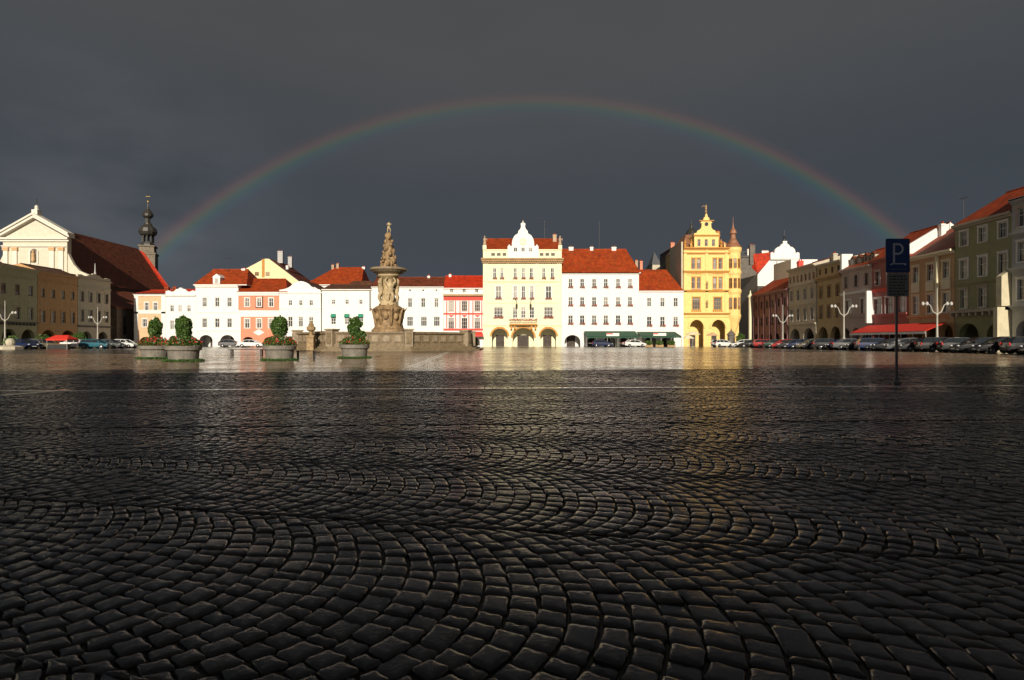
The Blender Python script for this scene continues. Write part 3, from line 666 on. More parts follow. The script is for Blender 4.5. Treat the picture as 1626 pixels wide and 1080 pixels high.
# ---- long white hotel + annex ----
cs = [906, 924.5, 943.5, 962, 981.5, 1000.5]
h, w, z, k = house('town_house', 'large plain white house with big orange roof and three rows of flowered windows', 892, 1014.5, 433, white,
    [(443, 457, 6.5, cs, {'flower': 1}), (472, 486, 7, cs, {'flower': 1}), (501, 515, 7.5, cs, {'flower': 1})],
    [(909, 12.5, 543, 532), (942, 9, 542, 534), (968, 9, 542, 534), (994, 9, 542, 534)], group=GH)
band(h, w, z-.4, .4, .35, white)
roof(h, w, z, PZ(396, 136), 13, r_or, ry=6, hr=1.6)
for c, ww in ((911, 1.0), (945, .7), (982, 1.0)): chimney(h, (c-892)*k, 6, PZ(400, 136), PZ(392.5, 136), w=ww)
antenna(h, (958-892)*k, 6, PZ(398, 136), 6.6, 0)
h, w, z, k = house('town_house', 'lower white house with hipped orange roof, leaning against the yellow tower house', 1014.5, 1085.5, 462, white,
    [(473, 487, 7, [1031, 1052, 1073], {'bars': (1, 1)}), (503, 518, 7.5, [1031, 1052, 1073], {'flower': 1})], [(1033, 9, 542, 535), (1060, 9, 542, 535)], group=GH)
band(h, w, z-.35, .35, .3, white)
roof(h, w-.4, z, PZ(429, 135), 12, r_or, ry=5, hr=1.9); chimney(h, .25, 4, z, PZ(414, 134), w=.55, mat=M('rose_stone', (.42, .30, .20))); 
chimney(h, (1032-1014.5)*k, 9, z+2, PZ(415, 139), w=.6, mat=m_pink)

# ---- yellow ornate house with corner turret ----
h, w, z, k = house('corner_house', 'ornate bright yellow house with stepped gable, round corner turret and arcade', 1085.5, 1160, 393, m_yel,
    [(411, 427, 5, [1101, 1109.5, 1135, 1144], {'frame': m_gpink, 'surround': m_yel2}), (441, 458, 4.6, [1101, 1109.5, 1135, 1144], {'frame': m_gpink, 'surround': m_yel2}), (473, 491, 11.5, [1105.5, 1139.5], {'bars': (2, 2), 'frame': m_brown, 'surround': m_yel2})],
    [(1106, 11, 521, 508), (1140.5, 11, 521, 508)], d=15, zp=6.0)
for ya, yb, p in ((397, 393, .5), (404, 401, .25), (434, 430, .35), (437, 435.5, .2), (464, 460.5, .3), (500, 497, .35), (504, 502.8, .2)):
    band(h, w, PZ(ya, 130), (ya-yb)*k, p, m_yel2 if ya in (397, 404, 434, 464, 500) else m_yel)
for c in (1088, 1122, 1153):
    b = MB(); b.box((c-1085.5)*k-.3, (c-1085.5)*k+.3, -.15, -.004, PZ(500, 130), z-.6); b.build('pilaster', m_yel, h)
for ya, yb in ((488, 470), (458, 442)):
    b = MB(); xx = (1122-1085.5)*k; b.lathe([(.05, 0), (.24, .15), (.2, .6), (.28, 1.1), (.12, 1.3), (.16, 1.45), (.05, 1.65)], 8, (xx, -.35, PZ(ya, 130)-.1)); b.build('facade_statue', m_brown, h)
for a in (1106, 1140.5):
    b = MB(); n = 14; c_ = (a-1085.5)*k; H = 11*k; s_ = PZ(521, 130); T_ = PZ(508, 130)-s_
    for i in range(n):
        a0, a1 = PI*i/n, PI*(i+1)/n
        b.prism([(c_-math.cos(q)*(H+o), s_+math.sin(q)*(T_+o)) for q, o in ((a0, .02), (a1, .02), (a1, .4), (a0, .4))], -.22, -.01)
    b.build('arch_moulding', m_yel, h)
# gable storey
ga, gb_ = (1102.5-1085.5)*k, (1141-1085.5)*k; gz = PZ(373, 130); gc = (ga+gb_)/2
b = MB(); b.T = Matrix.Translation((ga, 0, 0)); rc = [((c-1102.5)*k-.33, (c-1102.5)*k+.33, PZ(391, 130), PZ(380, 130)) for c in (1110, 1121.5, 1133)]
facade(b, gb_-ga, z, gz, rc, []); b.box(0, gb_-ga, .2, 6, z+.002, gz-.001); b.T = None
o_ = [(gc+x, gz+zz) for x, zz in [(gb_-gc, 0), (gb_-gc, .35), (gb_-gc-.5, .4), (gb_-gc-.7, .9), (1.35, 1.15), (1.05, 1.6), (1.0, 2.5), (1.25, 2.55), (1.2, 2.75), (.8, 2.95), (.6, 3.4), (.55, 3.7), (.3, 3.8), (.2, 4.3), (0, 4.7)]]
o_ += [(2*gc-x, zz) for x, zz in reversed(o_[:-1])]; b.prism(o_, 0, .6); b.build('gable', [m_yel], h)
for c in (1110, 1121.5, 1133): window(h, (c-1085.5)*k, PZ(391, 130), PZ(380, 130), .66, frame=m_gpink, sill=False)
b = MB(); b.T = Matrix.Translation((gc, -.02, gz+2.3)) @ Matrix.Rotation(PI/2, 4, 'X'); b.lathe([(.42, 0), (.42, .06)], 14); b.build('round_window', glass, h)
b = MB(); b.box(ga-.25, gb_+.25, -.3, -.003, gz-.25, gz-.003); b.box(gc-1.6, gc+1.6, -.2, -.003, gz+2.95, gz+3.12); b.build('cornice', m_yel2, h)
b = MB(); zz = gz+4.8; b.lathe([(.2, 0), (.25, .3), (.1, .5), (.22, .8), (.16, 1.2), (.2, 1.4), (.05, 1.7)], 8, (gc, .3, zz)); b.tube([(gc, .3, zz+1.2), (gc-.5, .3, zz+1.5), (gc-.9, .3, zz+1.2)], .07, 5); b.build('finial', m_brown, h)
for xx in (.35, ga-.6, gb_+.6):
    b = MB(); b.lathe([(.28, 0), (.28, .4), (.12, .6), (.3, .9), (.12, 1.25), (.04, 1.7)], 8, (xx, .1, z+.1)); b.build('finial', m_yel2, h)
for xx in (1.6, 3.0, 6.4, 7.6, 8.8): 
    if not ga-.3 < xx < gb_+.3: 
        b = MB(); b.box(xx-.14, xx+.14, -.1, .2, z+.003, z+.6); b.lathe([(.12, .6), (.16, .75), (.02, 1.15)], 6, (xx, .05, z)); b.build('pinnacle', m_yel, h)
for ya in (462, 436, 495):   # moulded panels between the storeys
    for c in (1105.5, 1139.5):
        b = MB(); xx = (c-1085.5)*k
        for j in range(5): b.box(xx-1.05+j*.44, xx-.72+j*.44, -.14, -.004, PZ(ya, 130), PZ(ya, 130)+.42)
        b.build('baluster_panel', m_yel2, h)
# steep dark roof with ridge
b = MB(); b.add([(-.1, .6, z), (w+1.5, .6, z), (w-2.5, 6, z+3.8), (2.2, 6, z+3.8), (w+1.5, 15, z), (-.1, 15, z), (w-2.5, 9, z+3.8), (2.2, 9, z+3.8)], [(0, 1, 2, 3), (1, 4, 6, 2), (4, 5, 7, 6), (5, 0, 3, 7), (3, 2, 6, 7)]); b.build('roof', m_copper, h)
b = MB(); b.lathe([(.9, 0), (.9, 1.2), (1.25, 1.4), (1.3, 1.9), (.9, 2.6), (.35, 3.1), (.3, 3.7), (.1, 4.1), (.03, 5.2)], 10, ((1114-1085.5)*k, 7.5, z+2.4)); b.build('roof_lantern', m_lead, h)
chimney(h, (1152-1085.5)*k, 5, z, PZ(368, 135), w=.7, mat=m_yel2)
b = MB(); b.box(-.35, -.02, .5, 10, 0, PZ(387, 133)); b.build('fire_wall', m_lgrey, h)
# turret on the corner
tx = (1166.5-1085.5)*k; tr = 11.2*k; tz = PZ(393, 130)
b = MB()
prof = [(.35, PZ(536, 130)), (.5, PZ(530, 130)), (.9, PZ(522, 130)), (1.25, PZ(512, 130)), (tr+.05, PZ(505, 130)), (tr+.15, PZ(501, 130)), (tr, PZ(498, 130)), (tr, PZ(468, 130)), (tr+.2, PZ(464, 130)), (tr+.2, PZ(461, 130)), (tr, PZ(458, 130)), (tr, PZ(438, 130)), (tr+.2, PZ(434, 130)), (tr+.2, PZ(431, 130)), (tr, PZ(428, 130)), (tr, PZ(402, 130)), (tr+.25, PZ(397, 130)), (tr+.25, tz), (.2, tz)]
b.lathe(prof, 20, (tx, .9, 0)); tu = b.build('turret', m_yel, h, smooth=False)
for zc_, hh in ((418.5, 14), (450, 15), (482, 17)):
    for a in (-128, -94, -60):
        b = MB(); wx = .27; r_ = tr; A0 = math.radians(a); b.T = Matrix.Translation((tx+r_*math.cos(A0), .9+r_*math.sin(A0), PZ(zc_+hh/2, 130))) @ Matrix.Rotation(A0+PI/2, 4, 'Z')
        H_ = hh*k; b.box(-wx, wx, -.02, .1, 0, H_, 1)
        for q in ((-wx-.07, -wx, 0, H_), (wx, wx+.07, 0, H_), (-wx, wx, H_, H_+.12), (-wx, wx, -.12, 0), (-.03, .03, 0, H_), (-wx, -.03, H_*.6, H_*.6+.06), (.03, wx, H_*.6, H_*.6+.06)): b.box(q[0], q[1], -.09, .06, q[2], q[3], 0)
        b.build('turret_window', [m_yel2, glass], tu)
b = MB(); b.lathe([(tr+.3, 0), (tr+.15, .25), (tr*.75, .9), (tr*.55, 1.6), (.55, 2.0), (.5, 2.9), (.75, 3.1), (.62, 3.7), (.25, 4.3), (.12, 4.9), (.05, 5.6), (.03, 6.8)], 14, (tx, .9, tz+.003)); b.build('turret_roof', m_copper, h, smooth=False)
b = MB(); b.box(w, (1176-1085.5)*k, 1.0, 15, PZ(533, 130)*0, tz-.05)
b.build('side_wall', m_yel, h)

# grey house backs between white annex and yellow house
h = thing('brick_house', 'grey brick house wall with chimneys rising behind the low white house', 'house', (PX(1064, 146), 146, 0))
k = 146/FPX; w = 24*k; b = MB(); b.box(0, w, 0, 10, 0, PZ(396, 146)); b.build('wall', m_soot, h)
b = MB(); zz = PZ(396, 146); b.add([(-.2, -.2, zz), (w+.2, -.2, zz), (w+.2, 10, zz), (-.2, 10, zz), (w/2, 0, zz+1.4), (w/2, 10, zz+1.4)], [(0, 1, 4), (1, 2, 5, 4), (2, 3, 5), (3, 0, 4, 5)]); b.build('roof', r_br, h)
chimney(h, .7, .6, zz-.5, PZ(385, 146), w=.9, mat=m_pink); chimney(h, 2.5, .6, zz-.3, PZ(383, 146), w=.7, mat=m_lgrey)
h = thing('old_house', 'old grey house with a pointed slate roof seen over the low white house', 'house', (PX(1036, 165), 165, 0))
k = 165/FPX; w = 26*k; zz = PZ(420, 165); b = MB(); b.box(0, w, 0, 9, 0, zz); b.build('wall', m_lgrey, h)
b = MB(); b.add([(-.2, -.2, zz), (w*.55, -.2, zz), (w*.55, 6, zz), (-.2, 6, zz), (w*.26, 3, PZ(400, 168))], [(0, 1, 4), (1, 2, 4), (2, 3, 4), (3, 0, 4)]); b.build('roof', slate, h); b = MB(); b.box(w*.55, w, 0, 8, zz+.003, zz+.9); b.build('attic_wall', m_lgrey, h)
chimney(h, w*.88, 1, zz, PZ(411, 166), w=1.1); 

# ---- behind the left half of the far row ----
h = thing('gabled_house', 'cream house with a broad triangular gable and brown stripe, rising behind the pink house', 'house', (PX(384, 152), 152, 0))
k = 152/FPX; w = (480-384)*k; b = MB()
pts = [(0, 0), (w, 0), (w, PZ(451, 152)), ((427-384)*k, PZ(411, 152)), ((420-384)*k, PZ(411, 152)), (0, PZ(430, 152))]; b.prism(pts, 0, .5); b.box(.3, w-.3, .5, 14, 0, PZ(450, 152)-.3); b.build('wall', M('warm_cream_plaster', (.74, .64, .38), var=.05), h)
b = MB(); zp_ = PZ(410.3, 152); b.add([((427-384)*k, .1, zp_), (w+.6, .1, PZ(452, 152)), (w+.6, 14, PZ(452, 152)), ((427-384)*k, 14, zp_), (-.6, .1, PZ(431.5, 152)), (-.6, 14, PZ(431.5, 152))], [(0, 1, 2, 3), (4, 0, 3, 5)]); b.build('roof', r_dk, h)
b = MB(); xx = (418-384)*k; b.box(xx-.3, xx+.35, -.12, -.003, PZ(440, 152), PZ(411, 152)-.1); b.build('brown_stripe', m_yel2, h)
for c in (408, 425): window(h, (c-384)*k, PZ(438, 152), PZ(432, 152), 1.0, y=-.07, frame=m_yel2, sill=False)
chimney(h, (433.5-384)*k, 5, PZ(418, 157), PZ(399, 157), w=1.3, mat=m_grey); chimney(h, (449.5-384)*k, 5, PZ(425, 157), PZ(408, 157), w=1.0, mat=m_grey); chimney(h, (452-384)*k, 2, PZ(428, 154), PZ(422, 154), w=.6)
h = thing('rear_house', 'wide house behind the row with bright orange hipped roof and white wall strip', 'house', (PX(486, 150), 150, 0))
k = 150/FPX; w = (572-486)*k; zz = PZ(452, 150); b = MB(); b.box(0, w, 0, 12, 0, zz); b.build('wall', white, h)
roof(h, w, zz, PZ(425, 156), 12, r_or, ry=6, hl=5.5, hr=.6)
for c, y_ in ((517.5, 421), (525.5, 419)): chimney(h, (c-486)*k, 6, PZ(430, 156), PZ(y_, 156), w=.6, mat=M('rose_stone', (.42, .30, .20)))
chimney(h, w-.6, 6, PZ(428, 156), PZ(424, 156), w=.7)
h = thing('rear_house', 'low brown roofed house tucked behind the plain white house left of the fountain', 'house', (PX(545, 144), 144, 0))
k = 144/FPX; w = 9.0; b = MB(); b.box(0, w, 0, 6, 0, PZ(458, 144)); b.build('wall', m_lgrey, h); roof(h, w, PZ(458, 144), PZ(447, 147), 6, r_br, ry=3, hl=1.5, hr=3, wallm=m_brown)
# ============ side rows ============
def side_house(label, X, Da, Db, zt, wallm, rows, arches=(), rightside=True, roofd=None, name='town_house', d=11, group=None, win=None, parts=None):
    """house of the right (facade looks to -x, Da>Db) or left row (facade looks to +x, Da<Db). rows (zc,h,w,n,opts)"""
    w = abs(Da-Db)-.01
    h = thing(name, label, 'house', (X, Da, 0), -PI/2 if rightside else PI/2, group)
    rects = []; wins = []
    for r in rows:
        zc, hh, ww, n = r[:4]; o = dict(r[4]) if len(r) > 4 else {}; m = o.pop('margin', w/(n+.0)/2)
        for i in range(n):
            cx = m+(w-2*m)*i/max(1, n-1) if n > 1 else w/2
            rects.append((cx-ww/2, cx+ww/2, zc-hh/2, zc+hh/2)); wins.append((cx, zc-hh/2, zc+hh/2, ww, o))
    ar = []
    if arches:
        n, hw, sz, tz = arches
        ar = [(w*(i+.5)/n, hw, sz, tz, 0) for i in range(n)]
    b = MB(); facade(b, w, 0, zt, rects, ar); shell(b, w, d, zt, ar); b.build('wall', [wallm, m_dark], h)
    for cx, a, b_, ww, o in wins: window(h, cx, a, b_, ww, **o)
    return h, w
GR_ = 'town houses along the right side of the square'; GL_ = 'town houses along the left side of the square'
XR = 51.7
m_butt = M('weathered_cream_plaster', (.56, .50, .34), var=.12, stain=.4)
# purple
h, w = side_house('plain mauve house with orange roof at the far end of the right row', XR, 130, 113.7, 11.0, m_purple, [(8.6, 1.5, .9, 6, {'frame': fr_d}), (5.2, 1.7, .9, 6, {'frame': fr_d})], (5, 1.1, 1.6, 2.7), group=GR_)
for i in range(7):
    b = MB(); xx = w*i/6; xx = min(max(xx, .2), w-.2); b.box(xx-.18, xx+.18, -.2, -.004, 0, 10.4); b.build('pilaster', m_purple, h)
band(h, w, 10.4, .6, .5, m_purple); roof(h, w, 11, 14.4, 11, r_or, ry=4.5, hl=.1, hr=.1, wallm=m_soot)
h, w = side_house('grey sand coloured house with a row of tiny red attic windows above two arches', XR, 113.6, 103.4, 14.4, m_sand,
    [(12.4, 1.2, .75, 7, {'surround': None, 'frame': m_pink, 'sill': False}), (9.4, 1.9, 1.0, 4, {'surround': m_sand}), (5.9, 2.1, 1.05, 4, {'surround': m_sand})], (2, 1.9, 1.6, 3.4), group=GR_)
band(h, w, 13.9, .5, .5, m_sand); band(h, w, 11.0, .3, .25, m_sand, 'string_course'); band(h, w, 7.5, .25, .2, m_sand, 'string_course'); band(h, w, 4.0, .3, .25, m_sand, 'string_course')
roof(h, w, 14.4, 15.8, 11, r_or, ry=4.5, wallm=m_sand)
h, w = side_house('ochre house with dark cornice and grey attic, in the middle of the right row', XR+.15, 103.3, 95.5, 14.0, m_ochre,
    [(12.7, 1.0, .7, 4, {'frame': fr_d, 'sill': False}), (9.2, 1.9, 1.0, 3, {'surround': m_brown, 'frame': m_oran}), (5.9, 2.1, 1.05, 3, {'surround': m_brown, 'frame': m_oran})], (2, 1.55, 1.8, 3.5), group=GR_)
band(h, w, 11.2, .6, .55, m_brown); band(h, w, 13.6, .4, .4, m_sand); roof(h, w, 14, 15.0, 11, r_br, ry=4, wallm=m_sand); chimney(h, .8, 2.5, 14.2, 15.9, mat=m_sand)
h, w = side_house('grey pink house with four roof dormers between white fire walls', XR, 95.4, 87.3, 12.2, m_gpink,
    [(10.2, 1.7, .9, 3, {'frame': fr_d, 'surround': m_gpink}), (6.3, 2.1, 1.5, 2, {'surround': white, 'frame': m_oran, 'bars': (1, 1)})], (3, 1.1, 1.9, 3.1), group=GR_)
band(h, w, 11.7, .5, .5, m_gpink); band(h, w, 8.2, .35, .3, white, 'string_course'); band(h, w, 4.6, .35, .3, m_gpink, 'string_course')
roof(h, w, 12.2, 15.4, 11, r_or, ry=5.5, wallm=white)
for i in range(4): dormer(h, 1.6+i*1.75, .9, 12.75, 1.0, 1.0, m_sand, r_dk)
b = MB(); b.prism([(-.0, 0), (.5, 0), (.5, 2.5), (0, 2.5)], -.2, 1.5); b.build('fire_wall', white, h, (.0, 0, 12.22))
h, w = side_house('deep red house with white window panels, half hidden behind the parking sign', XR, 87.2, 79.3, 12.7, m_dred,
    [(10.0, 1.9, 1.1, 3, {'surround': m_gpink, 'frame': m_gpink}), (6.0, 2.2, 1.7, 3, {'surround': white, 'frame': m_gpink, 'bars': (2, 1)})], (3, 1.1, 2.0, 3.2), group=GR_)
band(h, w, 12.2, .5, .5, m_dred); band(h, w, 8.0, .5, .3, m_red, 'string_course'); band(h, w, 4.4, .5, .3, m_dred, 'string_course')
roof(h, w, 12.7, 16.6, 11, r_or, ry=5.5, wallm=white)
b = MB(); b.add([(0, -.3, .7), (.45, -.3, .7), (.45, 3.9, 3.2), (0, 3.9, 3.2), (0, -.3, -.1), (.45, -.3, -.1), (.45, 3.9, 2.5), (0, 3.9, 2.5)], [(0, 1, 2, 3), (4, 7, 6, 5), (0, 4, 5, 1), (1, 5, 6, 2), (3, 2, 6, 7), (0, 3, 7, 4)]); b.build('fire_wall', white, h, (w-.5, 0, 12.75))
b = MB(); b.box(0, .45, -1.0, -.02, 3.7, 8.3); b.build('buttress', white, h, (-.1, 0, 0))
h, w = side_house('orange house with tall cream framed windows and a broad steep roof', XR, 79.2, 71.0, 11.9, m_oran,
    [(9.6, 2.0, 1.15, 3, {'surround': cream, 'bars': (1, 1)}), (5.7, 2.3, 1.2, 3, {'surround': cream, 'bars': (1, 1)})], (3, 1.15, 1.9, 3.1), group=GR_)
for i in range(3):
    b = MB(); cx = w/6+i*w/3; b.box(cx-.75, cx+.75, -.12, -.004, 7.3, 8.45); b.build('window_panel', cream, h)
band(h, w, 11.4, .5, .55, cream); band(h, w, 4.0, .35, .3, m_oran, 'string_course')
b = MB(); b.box(w*2/3-.18, w*2/3+.18, -.3, -.004, 4.4, 11.38); b.build('pilaster', cream, h)
roof(h, w, 11.9, 16.0, 12, r_or, ry=5.8, wallm=m_soot); chimney(h, .4, 4.1, 14.4, 16.3, w=.5, d=.6); antenna(h, 2.5, 5.3, 15.6, 3.6, 1, 1.2)
h, w = side_house('tall olive green house with white framed windows above a toothed cornice and arch', XR, 70.9, 62.6, 14.5, m_green,
    [(12.8, 1.6, 1.15, 3, {'surround': white, 'bars': (2, 1)}), (9.3, 2.1, 1.15, 3, {'surround': white, 'bars': (1, 1)}), (5.9, 2.1, 1.1, 3, {'surround': m_sand})], (2, 1.5, 1.6, 3.1), group=GR_)
band(h, w, 14.0, .5, .5, m_sand); band(h, w, 7.5, .3, .25, m_green, 'string_course')
b = MB(); b.box(0, w, -.9, -.004, 4.3, 4.6)
for i in range(9): xx = .3+i*(w-.6)/8; b.box(xx-.13, xx+.13, -.8, -.01, 3.9, 4.298)
b.build('toothed_ledge', m_sand, h)
roof(h, w, 14.5, 18.4, 12, r_or, ry=6, wallm=m_soot)
b = MB(); b.box(w-.75, w-.02, -1.25, -.01, 4.7, 7.8); b.add([(w-.75, -1.25, 7.8), (w-.02, -1.25, 7.8), (w-.02, -.01, 8.6), (w-.75, -.01, 8.6), (w-.75, -.01, 7.8), (w-.02, -.01, 7.8)], [(0, 1, 2, 3), (0, 3, 4), (1, 5, 2)]); b.build('buttress', m_butt, h)
b = MB(); b.box(w-.55, w-.0, -1.7, -.01, 0, 4.6); b.build('buttress', m_butt, h)
h, w = side_house('pale grey four storey house at the right edge of the picture', XR-.3, 62.5, 52.0, 15.6, m_grey,
    [(13.6, 1.9, 1.2, 4, {'surround': m_gpink, 'frame': fr_w}), (10.1, 2.0, 1.2, 4, {'surround': white}), (6.3, 2.1, 1.2, 4, {'surround': white})], (3, 1.25, 1.9, 3.2), group=GR_)
for zz in (15.1, 11.7, 8.1, 4.3): band(h, w, zz, .45, .35, m_grey, 'cornice' if zz > 15 else 'string_course')
roof(h, w, 15.6, 19.6, 12, r_or, ry=6, wallm=m_grey)
for i, (a, b_, zt_, mm, lb) in enumerate(((51.9, 40, 13.5, cream, 'cream plastered house beyond the right edge of the picture'), (39.9, 27, 12.6, m_sand, 'sand coloured house nearest the camera on the right side'))):
    h, w = side_house(lb, XR, a, b_, zt_, mm, [(zt_-3, 1.8, 1.1, 4, {'surround': white}), (6.2, 2.0, 1.1, 4, {'surround': white})], (3, 1.3, 1.9, 3.2), group=GR_)
    band(h, w, zt_-.5, .5, .4, mm); roof(h, w, zt_, zt_+5, 12, r_dk, wallm=mm)
# ---- left row ----
XL = -81.0
h, w = side_house('grey olive house at the left edge with a dark toothed band over its arches', XL, 84.5, 103.7, 13.2, m_olive,
    [(9.6, 1.6, .95, 7, {'frame': fr_d}), (5.7, 2.0, 1.0, 7, {'frame': m_sand, 'surround': m_olive})], (5, 1.45, 1.6, 3.1), False, group=GL_)
band(h, w, 12.6, .6, .5, m_olive); band(h, w, 11.4, .25, .2, m_olive, 'string_course')
b = MB(); b.box(0, w, -.35, -.004, 4.1, 4.3)
for i in range(26): b.box(.3+i*.72, .6+i*.72, -.3, -.01, 3.75, 4.098)
b.build('toothed_ledge', m_soot, h); roof(h, w, 13.2, 14.3, 11, r_br, ry=4.5, wallm=m_olive, hr=2)
h, w = side_house('brown orange house with four small upper windows and two arches, on the left side', XL, 103.8, 113.3, 13.1, m_brno,
    [(9.5, 1.4, .8, 4, {'frame': fr_d}), (5.4, 2.0, 1.0, 4, {'frame': m_sand, 'surround': m_brno, 'bars': (1, 2)})], (2, 1.85, 1.2, 3.1), False, group=GL_)
band(h, w, 12.6, .5, .4, m_brno); band(h, w, 11.4, .3, .2, m_brno, 'string_course'); roof(h, w, 13.1, 14.4, 11, r_br, ry=3, wallm=m_brno)
h, w = side_house('warm grey house with two rows of four dark windows, next to the church nave', XL, 113.4, 122.6, 13.0, m_lgrey,
    [(9.6, 1.8, .9, 4, {'frame': fr_d, 'surround': m_lgrey}), (6.0, 2.1, .95, 4, {'frame': fr_d, 'surround': m_lgrey})], (2, 1.5, 1.4, 3.0), False, group=GL_)
b = MB(); b.prism(gable_outline(w/2, 1.2, 'wavy'), 0, .4); b.build('parapet', m_lgrey, h, (w/2, 0, 13.0)); band(h, w, 3.8, .35, .3, m_soot, 'string_course'); band(h, w, 11.2, .3, .2, m_lgrey, 'string_course')
roof(h, w, 13, 14.2, 11, r_br, ry=5, wallm=m_lgrey)
for i, (a, b_, zt_, mm, lb) in enumerate(((70, 84.4, 12.0, cream, 'cream house beyond the left edge of the picture'),)):
    h, w = side_house(lb, XL, a, b_, zt_, mm, [(9, 1.7, 1.0, 5, {}), (5.6, 1.9, 1.0, 5, {})], (4, 1.4, 1.6, 3), False, group=GL_)
    roof(h, w, zt_, zt_+3.5, 11, r_dk, wallm=mm)
church_w = M('church_limewash', (.60, .55, .44), var=.06, stain=.2); church_p = M('church_pale_trim', (.68, .64, .55), var=.05, stain=.1)
# ---- church ----
h = thing('church', 'church with white pedimented front and a very long steep red brown roof', 'church', (-98.1, 125, 0))
b = MB(); k = 125/FPX
W2 = 6.6; zc_ = PZ(378, 125); b.box(-W2, W2, 0, 1.2, 0, zc_)
b.prism([(-W2, zc_+.003), (W2, zc_+.003), (0, PZ(350, 125))], .15, 1.2)
# right-hand curved volute down to the aisle
vol = [(W2+.003, 8), (W2+5.8, 8), (W2+5.8, PZ(441, 125)), (W2+4.2, PZ(436, 125)), (W2+2.4, PZ(430, 125)), (W2+1.2, PZ(420, 125)), (W2+.5, PZ(410, 125)), (W2+.003, PZ(402, 125))]
b.prism(vol, .2, .9); b.prism([(-x, z) for x, z in reversed(vol)], .2, .9); b.build('front_wall', church_w, h)
band(h, W2*2+1.0, zc_-.75, .8, .7, church_p).location.x = -W2-.5
band(h, W2*2+.4, zc_-1.9, .35, .35, church_p, 'string_course').location.x = -W2-.2
b = MB()
for s in (-1, 1):
    a = Vector((s*(W2+.7), zc_+.05)); c = Vector((0, PZ(346, 125)))
    for t0, t1, p in ((0, .55, .55), (.56, .95, .85)):
        n_ = Vector((0, 1)); q = [(a.x, a.y+t0), (a.x, a.y+t1), (0.001*s, c.y+t1), (0.001*s, c.y+t0)]
        b.prism(q if s < 0 else q[::-1], -p, 1.2)
b.build('pediment_moulding', church_p, h)
for x_ in (-5.9, -4.0, 3.6, 5.5):
    b = MB(); b.box(x_-.45, x_+.45, -.3, -.003, 8, zc_-2.6, 0); b.box(x_-.6, x_+.6, -.42, -.004, zc_-2.6, zc_-1.95, 1); b.build('pilaster', [church_p, m_oran], h)
b = MB(); b.prism([(-.65, 0), (.65, 0), (.65, 2.2)]+[(.65*math.cos(PI*i/8), 2.2+.65*math.sin(PI*i/8)) for i in range(1, 8)]+[(-.65, 2.2)], -.04, -.003, 0)
b.box(-.95, -.66, -.2, -.004, -.3, 2.4, 1); b.box(.66, .95, -.2, -.004, -.3, 2.4, 1); b.lathe([(.2, 0), (.38, .3), (.28, 1.2), (.34, 1.7), (.12, 1.9), (.18, 2.2), (.05, 2.4)], 8, (0, -.25, .1), 2)
b.build('niche', [m_soot, church_p, m_oran], h, (-.2, 0, PZ(417, 125)))
b = MB(); zz = PZ(346, 125)+.5; b.box(-.6, .6, -.2, 1, zz, zz+1.2, 0); b.lathe([(.5, 0), (.3, .3), (.35, .7), (.1, 1.0)], 8, (0, .4, zz+1.2), 0); b.box(-.05, .05, .35, .45, zz+2.1, zz+3.6, 1); b.box(-.4, .4, .36, .44, zz+2.9, zz+3.0, 1); b.build('finial', [church_p, m_iron], h)
b = MB(); b.lathe([(.35, 0), (.3, .5), (.12, 1.6), (.06, 3.2)], 8, (W2+5.4, .5, PZ(441, 125)-.2)); b.build('finial', m_grey, h)
# nave roof and aisle
zr = PZ(352, 125)-.3; L = 36; ze = 13.6; hx = 7.2
b = MB(); b.add([(-hx, 1.2, ze), (hx, 1.2, ze), (0, 1.2, zr), (-hx, L, ze), (hx, L, ze), (0, L-1.5, zr)], [(1, 4, 5, 2), (3, 0, 2, 5), (4, 3, 5), (0, 1, 2)])
r_ch = tile_mat('church_brown_tiles', (.20, .060, .030), .45); rf = b.build('roof', [r_ch], h)
for yy in (12, 24):
    b = MB(); b.prism([(-1.1, 0), (1.1, 0), (.7, .55), (0, .75), (-.7, .55)], 0, 2.4); o_ = b.build('roof_vent', r_br, rf, (hx*.62, yy, ze+(zr-ze)*.34), PI/2)
b = MB(); b.box(-hx+.5, hx-.5, 1.2, L-.5, 0, ze-.02); b.box(hx-.5, 15.2, 2.5, L, 0, 8.4); b.build('nave_wall', m_soot, h)
b = MB(); b.add([(15.6, 1.6, 8.2), (15.6, L+.3, 8.2), (hx-.6, L+.3, 13.2), (hx-.6, 1.6, 13.2), (15.6, 1.6, 8.0), (15.6, L+.3, 8.0)], [(0, 1, 2, 3), (0, 4, 5, 1)]); b.add([(15.2, 2.5, 8.4), (hx-.5, 2.5, 13), (hx-.5, 2.5, 8.4)], [(0, 1, 2)]); b.build('aisle_roof', r_ch, h)
b = MB(); b.add([(-.6, L-1.6, zr+.1), (1.2, L-.8, zr-.9), (8.3, L+1.0, ze-.2), (6.7, L-.6, ze+.3)], [(0, 3, 2, 1)]); b.build('end_roof', r_red, h)
for i in range(5):
    b = MB(); b.prism([(-.55, 0), (.55, 0), (.55, 3.4), (0, 4.1), (-.55, 3.4)], -.03, 0); b.build('aisle_window', glass, h, (15.23, 5+i*6.5, 2.6), PI/2)
